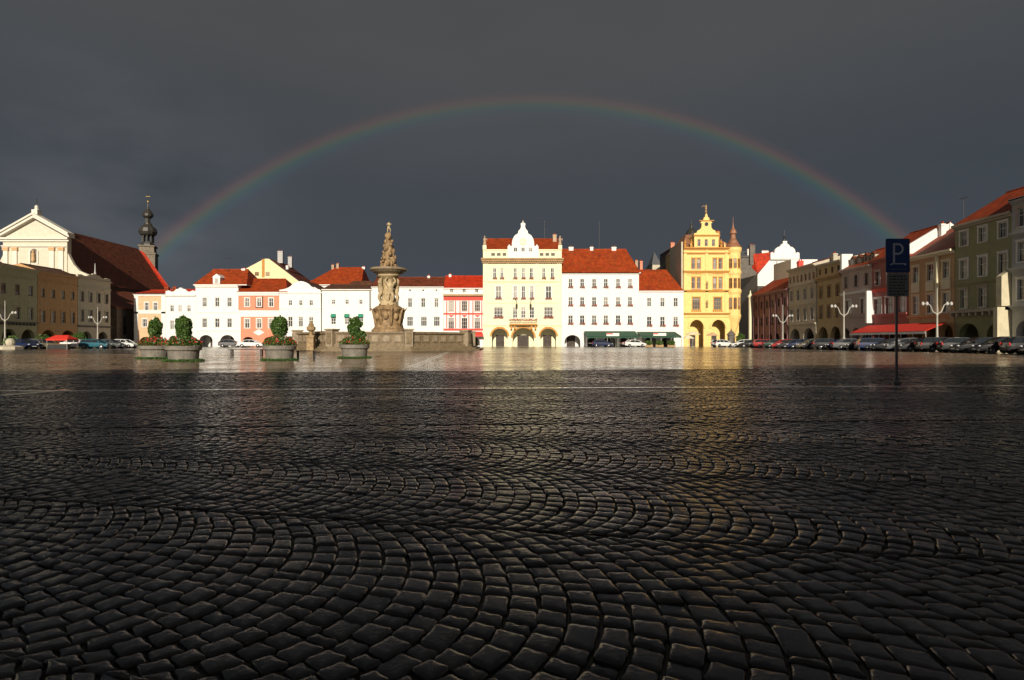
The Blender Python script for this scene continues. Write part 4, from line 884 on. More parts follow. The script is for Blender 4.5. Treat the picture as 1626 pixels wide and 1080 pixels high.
# church belfry
m_tower = M('dark_tower_stone', (.16, .13, .09), var=.3, stain=.5)
D = 168; k = D/FPX; h = thing('bell_tower', 'dark stone bell tower with a double onion spire behind the long church roof', 'tower', (PX(228, D), D+2, 0))
b = MB(); b.lathe([(3.0, 0), (3.0, PZ(404, D)), (3.3, PZ(404, D)+.1), (3.3, PZ(404, D)+.5), (2.6, PZ(404, D)+.7), (2.5, PZ(392, D)), (2.9, PZ(391, D)), (2.9, PZ(389, D))], 4, ph=PI/4+.35); b.build('shaft', m_tower, h)
z0 = PZ(389, D); b = MB(); b.lathe([(1.9, 0), (1.8, .5), (1.5, .8), (1.5, 1.0)], 8, (0, 0, z0)); 
for i in range(8): a = PI/4*i+.39; b.box(1.35*math.cos(a)-.14, 1.35*math.cos(a)+.14, 1.35*math.sin(a)-.14, 1.35*math.sin(a)+.14, z0+1, z0+3.0)
b.lathe([(1.5, 0), (2.0, .3), (2.35, 1.1), (2.1, 2.1), (1.2, 2.9), (.95, 3.3), (.95, 3.5)], 12, (0, 0, z0+2.8)); b.lathe([(.7, 0), (.7, 1.6)], 6, (0, 0, z0+6.2)); b.lathe([(.9, 0), (1.35, .5), (1.4, 1.1), (.9, 1.9), (.4, 2.5), (.18, 3.2), (.08, 4.4)], 12, (0, 0, z0+7.8))
b.build('onion_spire', m_lead, h, smooth=False)
b = MB(); b.ball((0, 0, z0+12.4), .35, 8, 6); b.tube([(0, 0, z0+12.6), (0, 0, z0+14.8)], .07, 5); b.box(-.6, .6, -.05, .05, z0+13.8, z0+13.95); b.build('cross', m_gold, h)
# ---- right far background ----
D = 139; k = D/FPX; h = thing('gabled_house', 'white house with a baroque gable and bright orange roof behind the mauve house', 'house', (PX(1203, D), D, 0))
w = (1292-1203)*k; cx = (1246-1203)*k; g2 = 3.3; ZG = PZ(412, D)
b = MB(); b.add([(0, 0, 0), (w, 0, 0), (w, 0, PZ(440, D)), (cx+g2, 0, ZG-1), (cx+g2, 0, ZG), (cx-g2, 0, ZG), (0, 0, PZ(436, D)), (0, 11, 0), (w, 11, 0), (w, 11, PZ(440, D)), (0, 11, PZ(436, D))], [(0, 1, 2, 3, 4, 5, 6), (0, 6, 10, 7), (1, 8, 9, 2)]); b.prism([(cx+x, ZG+z_) for x, z_ in gable_outline(g2, PZ(383, D)-ZG, 'hall')], -.2, .5)
b.build('wall', white, h); b = MB(); b.box(cx-2.0, cx-1.7, -.15, -.003, 6, ZG-.3); b.box(cx+1.4, cx+1.7, -.15, -.003, 6, ZG-.3); b.box(cx-3.4, cx+3.4, -.35, -.21, ZG-.2, ZG+.15); b.build('pilaster', m_grey, h)
b = MB(); b.add([(-.9, 1.0, PZ(425, D)), (-.7, .6, PZ(403, D)), (cx-g2+1.6, .6, PZ(399, D)), (cx-g2+.2, .3, PZ(413, D)), (0, .1, PZ(434, D))], [(0, 4, 3, 2, 1)]); b.build('roof', r_red, h)
chimney(h, -.9, 1, PZ(420, D), PZ(388, D), w=1.2, mat=m_soot); chimney(h, 2.2, 1.5, PZ(403, D), PZ(397, D), w=1.5)
b = MB(); zz = PZ(383, D); b.lathe([(.35, 0), (.2, .6), (.3, .9), (.05, 1.2)], 8, (cx, .2, zz)); b.tube([(cx, .2, zz+1), (cx, .2, zz+2.6)], .05, 5); b.build('finial', m_iron, h)
D = 121; k = D/FPX; h = thing('rear_house', 'white rear building with a flat parapet and orange roof edge above the sand coloured house', 'house', (PX(1256, D), D, 0)); w = (1298-1256)*k
b = MB(); b.box(0, w, 0, 8, 0, PZ(412, D)); b.build('wall', white, h); chimney(h, 1.6, -.6, PZ(428, D)-1, PZ(415, D), w=.9, mat=m_red)
D = 155; k = D/FPX; h = thing('alley_house', 'dark shaded house at the back of the alley right of the yellow house', 'house', (PX(1170, D), D, 0)); w = (1206-1170)*k
b = MB(); b.box(0, w, 0, 9, 0, PZ(408, D)); b.box(w*.3, w*.9, -.12, -.003, PZ(470, D), PZ(466, D)); b.build('wall', m_soot, h); roof(h, w, PZ(408, D), PZ(400, D+4), 9, slate, ry=4, wallm=m_soot); chimney(h, w*.6, 1, PZ(405, D), PZ(395, D), w=1.0)
b = MB(); b.tube([(0, 0, 0), (0, 0, 10.5)], .35, 8, 0); b.lathe([(.5, 0), (.6, .3), (.2, .8), (.05, 1.6)], 8, (0, 0, 10.5), 0)
tag(b.build('banner_pole', [cream], None, (PX(1191.5, 131), 131, 0)), 'tall pale column at the corner beside the dark alley and the mauve house', 'column')

# ============ row behind the camera: its shadow lies over the near half of the square ============
SA = math.atan(.155)
def behind(xa, xb, mm, lb, zt_=9.0, zr_=13.3):
    # facade on the line Y = -7 + .155 X, looking to +y
    ox, oy = xb*math.cos(SA), -7+xb*math.sin(SA); w = xb-xa-.02
    h = thing('town_house', lb, 'house', (ox, oy, 0), PI+SA, 'town houses behind the camera')
    n = max(3, int(w/3.2)); rects = []; wins = []
    for zc, hh in ((7.2, 1.6), (4.9, 1.6)) if zt_ < 10 else ((8, 1.8), (5, 1.8)):
        for i in range(n): cx = w*(i+.5)/n; rects.append((cx-.5, cx+.5, zc-hh/2, zc+hh/2)); wins.append((cx, zc-hh/2, zc+hh/2, 1.0))
    na = max(2, int(w/4.2)); ar = [(w*(i+.5)/na, 1.3, 1.6, 3.0, 0) for i in range(na)]
    b = MB(); facade(b, w, 0, zt_, rects, ar); shell(b, w, 11, zt_, ar); b.build('wall', [mm, m_dark], h)
    for a in wins: window(h, *a)
    band(h, w, zt_-.4, .4, .4, mm); roof(h, w, zt_, zr_, 11, r_dk, wallm=mm)
for i, (xa, xb, mm, lb) in enumerate(((-62, -44, cream, 'cream arcade house behind the camera, farthest to the left'), (-44, -27, m_sand, 'sand coloured arcade house behind the camera to the left'), (-27, -11, m_pink, 'salmon arcade house behind the camera, left of centre'),
    (-11, 6, white, 'white arcade house directly behind the camera'), (6, 22, m_oran, 'orange arcade house behind the camera, right of centre'), (22, 40, m_grey, 'grey arcade house behind the camera to the right'), (40, 58, m_green, 'green arcade house behind the camera, farthest to the right'))): behind(xa, xb, mm, lb)

# ============ Samson fountain ============
FD = 76; FX = PX(617, FD)
h = thing('fountain', 'baroque stone fountain with octagonal basin, figures carrying a bowl and a statue on top', 'fountain', (FX, FD, 0))
b = MB()
for r, a, z_ in ((12.6, 0, .17), (12.1, .17, .34), (11.6, .34, .5)): b.lathe([(r, a), (r, z_)], 8, ph=PI/8)
b.build('steps', m_stone, h)
bas = MB(); Rb = 10.9
for i in range(8):
    a0, a1 = PI/8+i*PI/4, PI/8+(i+1)*PI/4
    p0, p1 = Vector((Rb*math.cos(a0), Rb*math.sin(a0))), Vector((Rb*math.cos(a1), Rb*math.sin(a1))); L_ = (p1-p0).length; ang_ = math.atan2((p1-p0).y, (p1-p0).x)
    T_ = Matrix.Translation((p0.x, p0.y, .5)) @ Matrix.Rotation(ang_, 4, 'Z')
    b = MB(); b.T = T_; yo = -.0
    b.box(.3, L_-.3, yo, .5, 0, 1.40, 0); b.box(.2, L_-.2, -.18, .68, 1.402, 1.62, 0); b.box(.25, L_-.25, -.22, -.002, 0, .28, 0)
    n = 6
    for j in range(n):
        xa = .5+(L_-1.0)*j/n; xb = .5+(L_-1.0)*(j+1)/n
        b.box(xa+.12, xb-.12, -.08, -.003, .42, 1.30, 0); b.box(xa+.28, xb-.28, -.14, -.081, .54, 1.18, 1)
    b.build('basin_wall', [m_stone, m_pier], h)
    b = MB(); b.T = Matrix.Translation((p0.x, p0.y, .5)) @ Matrix.Rotation(ang_-PI/8, 4, 'Z')
    b.box(-.45, .45, -.4, .7, 0, 1.75, 0); b.box(-.55, .55, -.5, .8, 1.752, 1.92, 0); b.box(-.28, .28, -.46, -.401, .3, 1.5, 1)
    b.build('basin_pier', [m_pier, m_stone], h)
b = MB(); b.lathe([(10.4, 0), (10.4, 1.7)], 8, ph=PI/8); b.build('water', M('basin_water', (.03, .04, .035), rough=.05, var=.1), h)
st = M('weathered_gold_stone', (.27, .175, .085), var=.45, scale=2.5, bump=.8, bscale=6, stain=.5)
st2 = M('pale_statue_stone', (.42, .32, .18), var=.35, scale=4, bump=.6, bscale=12, stain=.4)
st3 = M('dark_statue_stone', (.30, .20, .10), var=.4, scale=3, bump=.7, bscale=10, stain=.5)
def rocky(b, prof, n=20, amp=.12, seed=1, mi=0, fq=2.0):
    from mathutils import noise
    vs = []; fs = []
    for r, z_ in prof:
        for i in range(n):
            a = 2*PI*i/n; x, y = r*math.cos(a), r*math.sin(a); q = 1+amp*2*noise.noise(Vector((x*fq+seed*7, y*fq, z_*fq)))
            vs.append((x*q, y*q, z_))
    for j in range(len(prof)-1):
        for i in range(n): k_ = (i+1) % n; fs.append((j*n+i, j*n+k_, (j+1)*n+k_, (j+1)*n+i))
    fs.append(tuple(range((len(prof)-1)*n, len(prof)*n))); b.add(vs, fs, mi)
def dens(prof, k_=5):
    o = []
    for (r0, z0_), (r1, z1_) in zip(prof[:-1], prof[1:]):
        for i in range(k_): o.append((r0+(r1-r0)*i/k_, z0_+(z1_-z0_)*i/k_))
    return o+[prof[-1]]
kf = FD/FPX; Z = lambda y: PZ(y, FD)
b = MB(); rocky(b, dens([(2.1, 1.2), (2.05, Z(524)), (1.75, Z(520)), (1.5, Z(505)), (1.65, Z(496)), (1.9, Z(491)), (1.6, Z(488)), (1.2, Z(485))], 5), 32, .05)
for i in range(8):
    a = PI/4*i+PI/8; b.tube([(1.5*math.cos(a), 1.5*math.sin(a), Z(518)), (1.7*math.cos(a), 1.7*math.sin(a), Z(505)), (1.95*math.cos(a), 1.95*math.sin(a), Z(494)), (2.3*math.cos(a), 2.3*math.sin(a), Z(489))], [.24, .2, .15, .05], 7)
    b.ball((1.6*math.cos(a+.39), 1.6*math.sin(a+.39), Z(503)), .36, 9, 6, 0, (1, 1, 1.3))
b.build('pedestal', st, h, smooth=True)
def skin_figure(name, joints, edges, radii, mat, parent, loc=(0, 0, 0), rot=0, scale=1, sub=1):
    me = bpy.data.meshes.new(name); me.from_pydata(joints, edges, []); o = bpy.data.objects.new(name, me); COL.objects.link(o)
    sk = o.modifiers.new('s', 'SKIN'); 
    for i, r in enumerate(radii): me.skin_vertices[0].data[i].radius = (r, r)
    me.skin_vertices[0].data[0].use_root = True
    su = o.modifiers.new('u', 'SUBSURF'); su.levels = sub; su.render_levels = sub
    dg = bpy.context.evaluated_depsgraph_get(); m2 = bpy.data.meshes.new_from_object(o.evaluated_get(dg)); bpy.data.objects.remove(o)
    m2.name = name; m2.materials.clear(); m2.materials.append(mat); m2.polygons.foreach_set('use_smooth', [True]*len(m2.polygons))
    m2.transform(Matrix.Scale(scale, 4)); 
    return m2
E_ = [(0,1),(1,2),(2,3),(3,4),(2,5),(5,6),(6,7),(2,8),(8,9),(9,10),(0,11),(11,12),(12,13),(0,14),(14,15),(15,16),(13,17),(16,18)]
# pelvis spine chest neck head  rsh relb rhand  lsh lelb lhand  rhip rknee rfoot lhip lknee lfoot rtoe ltoe ; front is -y
atl = [(0,0,1.0),(0,-.05,1.25),(0,-.08,1.5),(0,-.12,1.68),(0,-.2,1.82),(.22,-.05,1.55),(.42,-.1,1.75),(.25,-.02,2.05),(-.22,-.05,1.55),(-.42,-.1,1.78),(-.2,-.02,2.05),(.12,0,.92),(.2,-.22,.55),(.16,0,.08),(-.12,0,.92),(-.16,-.08,.5),(-.14,.05,.06),(.2,-.2,.04),(-.16,-.15,.03)]
ra = [.17,.15,.17,.07,.11,.09,.07,.05,.09,.07,.05,.11,.085,.05,.11,.085,.05,.045,.045]
am = skin_figure('atlas_figure', atl, E_, [r*1.35 for r in ra], st2, h, scale=1.62)
zf = Z(484)
for i in range(4):
    a = -PI/2+i*PI/2+.4; rr = .95
    ob('atlas_figure', am, h, (rr*math.cos(a), rr*math.sin(a), zf), a+PI/2)
b = MB(); rocky(b, dens([(1.2, zf-.2), (.85, zf+.8), (.7, zf+2), (.8, zf+3), (1.5, zf+3.7)], 4), 16, .15, 3); b.build('column_core', st2, h, smooth=True)
zb = Z(437.5)
b = MB(); b.lathe([(.7, -.3), (1.2, 0), (1.9, .35), (2.15, .55), (2.28, .62), (2.28, .85), (2.12, .9), (2.05, .8), (.6, .7)], 32, (0, 0, zb));
bo = b.build('bowl', M('bowl_stone', (.24, .18, .11), var=.3, scale=3, stain=.4, bump=.4), h, smooth=False)
zu = zb+.85; top_ = Z(351)
b = MB(); rocky(b, dens([(1.0, zu-.2), (.95, zu+.3), (.72, zu+.8), (.55, zu+1.6), (.50, zu+2.4), (.40, zu+3.2), (.34, zu+4.0), (.28, zu+4.5)], 4), 18, .30, 9, fq=1.6)
r_ = random.Random(3)
for i in range(26):
    t_ = i/26; a = i*2.4; R0 = .95*(1-t_)**.9*.75+.28; zz = zu+.15+t_*4.1; b.ball((R0*math.cos(a), R0*math.sin(a), zz), r_.uniform(.14, .27)*(1.1-.4*t_), 7, 5, 0, (1, 1, r_.uniform(1, 1.7)))
b.build('figure_cone', st, h, smooth=True)
crouch = [(0,0,.5),(0,-.1,.72),(0,-.14,.95),(0,-.18,1.1),(0,-.26,1.22),(.2,-.12,.98),(.4,-.2,.8),(.3,-.45,.75),(-.2,-.12,.98),(-.42,-.1,1.15),(-.45,-.2,1.42),(.12,0,.45),(.28,-.38,.5),(.22,-.3,.06),(-.12,0,.45),(-.28,-.35,.48),(-.22,-.3,.06),(.26,-.48,.03),(-.26,-.48,.03)]
cm = skin_figure('triton_figure', crouch, E_, [r*1.25 for r in ra], st, h, scale=.95)
for i in range(5): a = -PI/2+i*2*PI/5+.3; ob('triton_figure', cm, h, (.62*math.cos(a), .62*math.sin(a), zu+.05), a+PI/2)
for i in range(3): a = -PI/2+i*2*PI/3+.9; o_ = ob('triton_figure', cm, h, (.30*math.cos(a), .30*math.sin(a), zu+1.5), a+PI/2)
sm_ = [(0,0,1.0),(0,-.03,1.25),(.02,-.05,1.5),(.02,-.07,1.66),(.03,-.12,1.8),(.22,-.05,1.52),(.4,-.3,1.4),(.2,-.5,1.5),(-.2,-.02,1.52),(-.34,-.25,1.35),(-.1,-.5,1.45),(.12,0,.92),(.22,-.25,.6),(.2,-.05,.12),(-.12,0,.92),(-.14,.05,.5),(-.14,.1,.06),(.22,-.2,.06),(-.14,-.08,.03)]
smm = skin_figure('standing_figure', sm_, E_, ra, st2, h, scale=.85)
ob('standing_figure', smm, h, (0, .05, zu+4.3), .4)
# small stone vases standing on the basin rim
b = MB(); b.box(-.38, .38, -.38, .38, 0, 1.5, 0); b.box(-.46, .46, -.46, .46, 1.5, 1.7, 0)
b.lathe([(.28, 1.702), (.14, 1.85), (.2, 2.1), (.48, 2.3), (.5, 2.6), (.3, 2.7), (.3, 2.9), (.1, 3.1), (.03, 3.3)], 10)
tag(b.build('stone_vase', st3, None, (PX(494, 66), 66, 0)), 'stone vase on a tall square plinth left of the fountain basin', 'stone vase')
# ============ planters with clipped trees ============
m_leaf = bpy.data.materials.new('leaves'); m_leaf.use_nodes = True
t = m_leaf.node_tree; p = t.nodes['Principled BSDF']; g = N(t, 'ShaderNodeNewGeometry')
t.links.new(ramp(t, g.outputs['Random Per Island'], [(0, (.025, .060, .010)), (.6, (.055, .12, .018)), (1, (.12, .18, .03))]), p.inputs['Base Color']); p.inputs['Roughness'].default_value = .5
m_bark = M('bark', (.07, .05, .035), bump=.6)
m_conc = M('exposed_concrete', (.19, .17, .14), var=.25, scale=5, bump=.4, stain=.5)
m_soil = M('dark_soil', (.03, .022, .015), rough=.95)
m_moss = M('green_moss', (.05, .11, .02), var=.5, scale=8, rough=.9)
def leaf_cloud(n, shape, size, seed, mat, name, parent, loc=(0, 0, 0)):
    """n small bent leaf faces in a volume; shape(rng)->(x,y,z)"""
    r = np.random.default_rng(seed); P_ = shape(r, n); nrm = r.normal(size=(n, 3)); nrm /= np.linalg.norm(nrm, axis=1)[:, None]
    u = np.cross(nrm, r.normal(size=(n, 3))); u /= np.linalg.norm(u, axis=1)[:, None]; v = np.cross(nrm, u); s = r.uniform(.6, 1.3, (n, 1))*size
    V = np.stack([P_-u*s, P_-v*s*.55+nrm*s*.15, P_+u*s, P_+v*s*.55+nrm*s*.15], 1).reshape(-1, 3)
    me = np_mesh(name, V, [np.arange(4*n).reshape(-1, 4)], mat); return ob(name, me, parent, loc)
def ell(rx, rz, cz, lump=.14, seed=0, hollow=.5, cx=0):
    def f(r, n):
        d = r.normal(size=(n, 3)); d /= np.linalg.norm(d, axis=1)[:, None]; ph = np.random.default_rng(seed).uniform(0, 6, 6)
        q = 1+lump*(np.sin(d[:, 0]*5+ph[0])*np.sin(d[:, 2]*5+ph[1])+np.sin(d[:, 1]*6+ph[2])*.7+.5*np.sin(d[:, 2]*9+d[:, 0]*7+ph[3]))
        rad = (hollow+(1-hollow)*r.uniform(0, 1, n)**.5)*q*np.where(r.uniform(0, 1, n) < .06, r.uniform(1, 1.18, n), 1)
        return np.stack([d[:, 0]*rx*rad+cx, d[:, 1]*rx*rad, d[:, 2]*rz*rad+cz], 1)
    return f
PGp = 'round concrete planters with clipped trees'; PGt = 'clipped trees in the concrete planters'; PGf = 'red flowers in the concrete planters'
def planter(x, D, r, H, tree, lab, tlab, seed, flab, fred=.45):
    X = PX(x, D); h = thing('planter', lab, 'planter', (X, D, 0), group=PGp)
    b = MB(); b.lathe([(r*.86, 0), (r*.92, H*.62), (r*.95, H*.70), (r*1.06, H*.74), (r*1.08, H*.98), (r*1.05, H), (r*.93, H), (r*.93, H-.12), (.01, H-.12)], 28); b.build('tub', m_conc, h)
    b = MB(); b.lathe([(r*.92, 0), (r*.92, .05), (.01, .16)], 20, (0, 0, H-.119)); b.build('soil', m_soil, h)
    rg = np.random.default_rng(seed); 
    f1 = lambda q, n: (lambda a, rr: np.stack([np.cos(a)*rr, np.sin(a)*rr, H+.02+q.uniform(0, 1, n)*(.58-.42*(rr/(r*1.05))**2)], 1))(q.uniform(0, 2*PI, n), r*1.08*np.sqrt(q.uniform(0, 1, n)))
    bd = leaf_cloud(1500, f1, .055, seed, m_leaf, 'bedding_leaves', h); bd['kind'] = 'stuff'
    fl = leaf_cloud(int(480*fred), f1, .05, seed+50, f_red, 'red_flowers', h, (0, 0, .04)); fl['kind'] = 'stuff'
    ms = lambda q, n: (lambda a, rr: np.stack([np.cos(a)*rr, np.sin(a)*rr, q.uniform(0, .09, n)*(1.4-(rr-r*.85))], 1))(q.uniform(0, 2*PI, n), r*(.86+.36*q.uniform(0, 1, n)**1.5))
    mo = leaf_cloud(2600, ms, .035, seed+9, m_moss, 'grass_ring', None, (X, D, 0)); tag(mo, 'short green grass growing '+flab, 'grass'); mo['kind'] = 'stuff'
    tr = thing('clipped_tree', tlab, 'tree', (X, D, H-.05), group=PGt)
    b = MB(); z1 = tree['cz']-H
    b.tube([(0, 0, 0), (.02, 0, z1*.4), (tree.get('lean', 0)*.5, 0, z1), (tree.get('lean', 0), 0, z1+tree['rz']*.6)], [.06, .05, .045, .02], 7)
    for k_ in range(6): a = k_*1.1; b.tube([(0, 0, z1*.6), (math.cos(a)*tree['rx']*.4, math.sin(a)*tree['rx']*.4, z1*.9), (math.cos(a)*tree['rx']*.7, math.sin(a)*tree['rx']*.7, z1+.1)], [.03, .02, .01], 5)
    b.build('trunk', m_bark, tr)
    leaf_cloud(tree['n'], ell(tree['rx'], tree['rz'], z1, tree.get('lump', .10), seed), .055, seed+3, m_leaf, 'crown', tr)
    if 'second' in tree:
        rx, rz, cz, cx = tree['second']; leaf_cloud(tree['n']//3, ell(rx, rz, cz-H, .15, seed+1, cx=cx), .055, seed+4, m_leaf, 'crown', tr)
planter(246.5, 36, .84, .78, dict(cz=1.84, rx=.37, rz=.60, n=6500), 'round concrete planter farthest left, sunlit, with red flowers round its tree', 'oval clipped tree in the leftmost concrete planter', 1, 'round the foot of the leftmost planter', .9)
planter(291.5, 31.2, .80, .80, dict(cz=1.78, rx=.36, rz=.58, n=6500, lump=.13), 'round concrete planter second from the left, darker and nearer than its left neighbour', 'clipped tree in the second planter from the left', 2, 'round the foot of the second planter from the left', .35)
planter(444, 32.6, .80, .81, dict(cz=1.86, rx=.41, rz=.56, n=6500, lump=.07), 'round concrete planter in front of the salmon pink house, third from the left', 'round ball shaped clipped tree in the third planter from the left', 3, 'round the foot of the third planter from the left', .7)
planter(563, 37.2, .84, .84, dict(cz=2.02, rx=.36, rz=.54, n=6500, lump=.28, lean=-.1, second=(.42, .30, 1.45, .28)), 'round concrete planter farthest right, standing left of the fountain', 'dark ragged clipped tree in the rightmost planter', 4, 'round the foot of the rightmost planter', .5)

# ============ cars ============
glass_car = M('car_glass', (.02, .024, .028), rough=.05, var=.1); rubber = M('black_rubber', (.02, .02, .02), rough=.8); chrome = M('alloy', (.55, .55, .56), rough=.3, metal=1, var=.03)
lampw = M('headlight_glass', (.75, .76, .78), rough=.1, var=.02); lampr = M('tail_light_plastic', (.45, .01, .01), rough=.2, var=.05); m_plate = M('number_plate', (.7, .7, .68), rough=.5, var=.02); blk = M('black_plastic', (.03, .03, .03), rough=.6)
KIND = {  # length, width, height, belt profile, roof profile (front is +x)
 'hatch': (3.95, 1.68, 1.43, [(-1.97, .62), (-1.93, .92), (-1.6, .98), (-.6, .96), (.75, .93), (1.35, .84), (1.8, .70), (1.97, .52)], [(-1.85, .97), (-1.45, 1.36), (-.9, 1.43), (.05, 1.42), (.4, 1.34), (1.15, .90)]),
 'sedan': (4.45, 1.74, 1.42, [(-2.22, .60), (-2.18, .93), (-1.6, .98), (-.7, .95), (.75, .92), (1.5, .85), (2.0, .72), (2.22, .50)], [(-1.55, .96), (-.95, 1.34), (-.55, 1.42), (.15, 1.41), (.5, 1.33), (1.25, .90)]),
 'estate': (4.4, 1.74, 1.48, [(-2.2, .60), (-2.17, .98), (-1.6, 1.0), (-.7, .97), (.75, .93), (1.5, .85), (2.0, .72), (2.2, .50)], [(-2.12, .99), (-1.85, 1.38), (-1.4, 1.46), (.1, 1.46), (.5, 1.36), (1.25, .90)]),
 'van': (4.9, 1.9, 1.95, [(-2.45, .55), (-2.43, 1.15), (-1.6, 1.15), (-.7, 1.12), (1.2, 1.08), (1.9, .98), (2.3, .80), (2.45, .55)], [(-2.42, 1.16), (-2.35, 1.88), (-2.0, 1.95), (.9, 1.94), (1.25, 1.82), (1.95, 1.02)])}
def car_meshes(kind):
    L_, Wd, H_, belt, rf = KIND[kind]; hw = Wd/2
    b = MB(); sec = []
    for x, z in belt:
        e = 1-.10*(abs(x)/(L_/2))**4; zl = .28 if abs(x) < L_/2-.1 else .36
        sec.append([(x, hw*e*.93, zl), (x, hw*e, .45), (x, hw*e, min(.68, z*.85)), (x, hw*e*.965, z-.05), (x, hw*e*.88, z), (x, 0, z+.02)])
    vs = []; fs = []; m = 11
    for s in sec: vs += s+[(x, -y, z) for x, y, z in reversed(s[:-1])]
    for i in range(len(sec)-1):
        for j in range(m-1): a = i*m+j; fs.append((a, a+1, a+m+1, a+m))
        fs.append((i*m, (i+1)*m, (i+1)*m+m-1, i*m+m-1))
    fs.append(tuple(range(m))); fs.append(tuple(range((len(sec)-1)*m+m-1, (len(sec)-1)*m-1, -1))); b.add(vs, fs, 0)
    # pillars and roof
    n = len(rf); wr = lambda z: hw*(.93-.26*(z-.95)/(H_-.95))
    tp = [(x, z) for x, z in rf]
    for i in range(1, n-2): 
        (x0, z0), (x1, z1) = tp[i], tp[i+1]; b.add([(x0, wr(z0), z0), (x1, wr(z1), z1), (x1, -wr(z1), z1), (x0, -wr(z0), z0), (x0, wr(z0), z0-.07), (x1, wr(z1), z1-.07), (x1, -wr(z1), z1-.07), (x0, -wr(z0), z0-.07)], [(0, 3, 2, 1), (0, 1, 5, 4), (3, 7, 6, 2)], 0)
    for (x0, z0), (x1, z1) in ((tp[0], tp[1]), (tp[-2], tp[-1])):
        for s in (-1, 1): b.tube([(x0, s*wr(z0), z0), (x1, s*wr(z1), z1)], .045, 6, 0)
    for xx in (-.15, -1.15 if L_ > 4.2 else -1.0):
        for s in (-1, 1): b.tube([(xx, s*(wr(.98)+.01), .95), (xx, s*(wr(H_-.06)), H_-.06)], .035, 5, 0)
    for s in (-1, 1): b.box(.80, .98, s*(hw+.09)-.08, s*(hw+.09)+.08, .93, 1.06, 0)
    b.box(-L_/2-.03, -L_/2+.15, -hw*.85, hw*.85, .32, .5, 1); b.box(L_/2-.15, L_/2+.03, -hw*.85, hw*.85, .28, .46, 1)
    body = b.mesh('body', [None, blk], smooth=False)
    g = MB(); vs = []
    for x, z in tp: vs += [(x, wr(z)-.02, z-.025), (x, -wr(z)+.02, z-.025)]
    zb_ = .92; nb_ = len(vs); vs += [(x, wr(.95)-.02, zb_) for x, z in tp]+[(x, -wr(.95)+.02, zb_) for x, z in tp]
    fs = []
    for i in range(n-1):
        fs.append((2*i, 2*i+2, 2*i+3, 2*i+1)); fs.append((nb_+i, nb_+i+1, 2*i+2, 2*i)); fs.append((nb_+n+i, 2*i+1, 2*i+3, nb_+n+i+1))
    g.add(vs, fs); win = g.mesh('windows', glass_car)
    w = MB(); w.T = Matrix.Rotation(PI/2, 4, 'X'); w.lathe([(.20, -.09), (.30, -.10), (.315, -.07), (.315, .07), (.30, .10), (.20, .09)], 18); wh = w.mesh('wheel', rubber)
    w = MB(); w.T = Matrix.Rotation(PI/2, 4, 'X'); w.lathe([(.20, .0), (.20, .095), (.15, .075), (.05, .10)], 10); w.lathe([(.20, .0), (.20, -.095), (.15, -.075), (.05, -.10)], 10); rm = w.mesh('rim', chrome)
    hl = MB(); hl.ball((0, 0, 0), 1, 8, 5, 0, (.10, .17, .075)); hlm = hl.mesh('headlight', lampw)
    tl = MB(); tl.box(-.05, .05, -.12, .12, -.1, .14); tlm = tl.mesh('tail_light', lampr); pl = MB(); pl.box(-.012, .012, -.26, .26, 0, .11); plm = pl.mesh('number_plate', m_plate)
    return body, win, wh, rm, hlm, tlm, plm
KM = {k_: car_meshes(k_) for k_ in KIND}
PAINTS = {'black': paint('black_car_paint', (.012, .012, .014)), 'silver': paint('silver_car_paint', (.10, .103, .108)), 'dark blue': paint('dark_blue_car_paint', (.012, .022, .07)), 'red': paint('red_car_paint', (.30, .012, .012)), 'white': paint('white_car_paint', (.72, .72, .70)),
  'dark green': paint('dark_green_car_paint', (.012, .035, .022)), 'grey': paint('grey_car_paint', (.03, .031, .033)), 'teal': paint('teal_car_paint', (.015, .10, .14)), 'beige': paint('beige_car_paint', (.12, .10, .065)), 'maroon': paint('maroon_car_paint', (.10, .012, .015))}
BM = {}
def car(kind, col, x, y, rot, label, group=None):
    body, win, wh, rm, hlm, tlm, plm = KM[kind]; L_, Wd, H_ = KIND[kind][:3]
    if (kind, col) not in BM:
        m2 = body.copy(); m2.materials[0] = PAINTS[col]; BM[(kind, col)] = m2
    h = thing('parked_car' if kind != 'van' else 'parked_van', label, 'car' if kind != 'van' else 'van', (x, y, 0), rot, group)
    ob('body', BM[(kind, col)], h); ob('windows', win, h)
    wb = L_*.3
    for sx in (-1, 1):
        for sy in (-1, 1): o = ob('wheel', wh, h, (sx*wb, sy*(Wd/2-.09), .315)); ob('rim', rm, o)
    for sy in (-1, 1): ob('headlight', hlm, h, (L_/2-.13, sy*Wd*.35, .66)); ob('tail_light', tlm, h, (-L_/2+.0, sy*Wd*.38, .82))
    ob('number_plate', plm, h, (L_/2+.045, 0, .34)); ob('number_plate', plm, h, (-L_/2-.045, 0, .55)); return h
GC = 'cars parked along the right side'
seq = [('sedan','dark blue'),('hatch','black'),('estate','black'),('sedan','black'),('hatch','grey'),('estate','black'),('sedan','grey'),('hatch','silver'),('sedan','black'),('estate','dark blue'),('hatch','black'),('sedan','silver'),('hatch','dark blue'),('estate','black'),('sedan','black'),('estate','beige'),('hatch','dark blue'),('sedan','grey'),('hatch','red'),('sedan','dark green'),('estate','red'),('hatch','silver'),('sedan','black'),('hatch','dark blue'),('hatch','silver'),('sedan','maroon')]
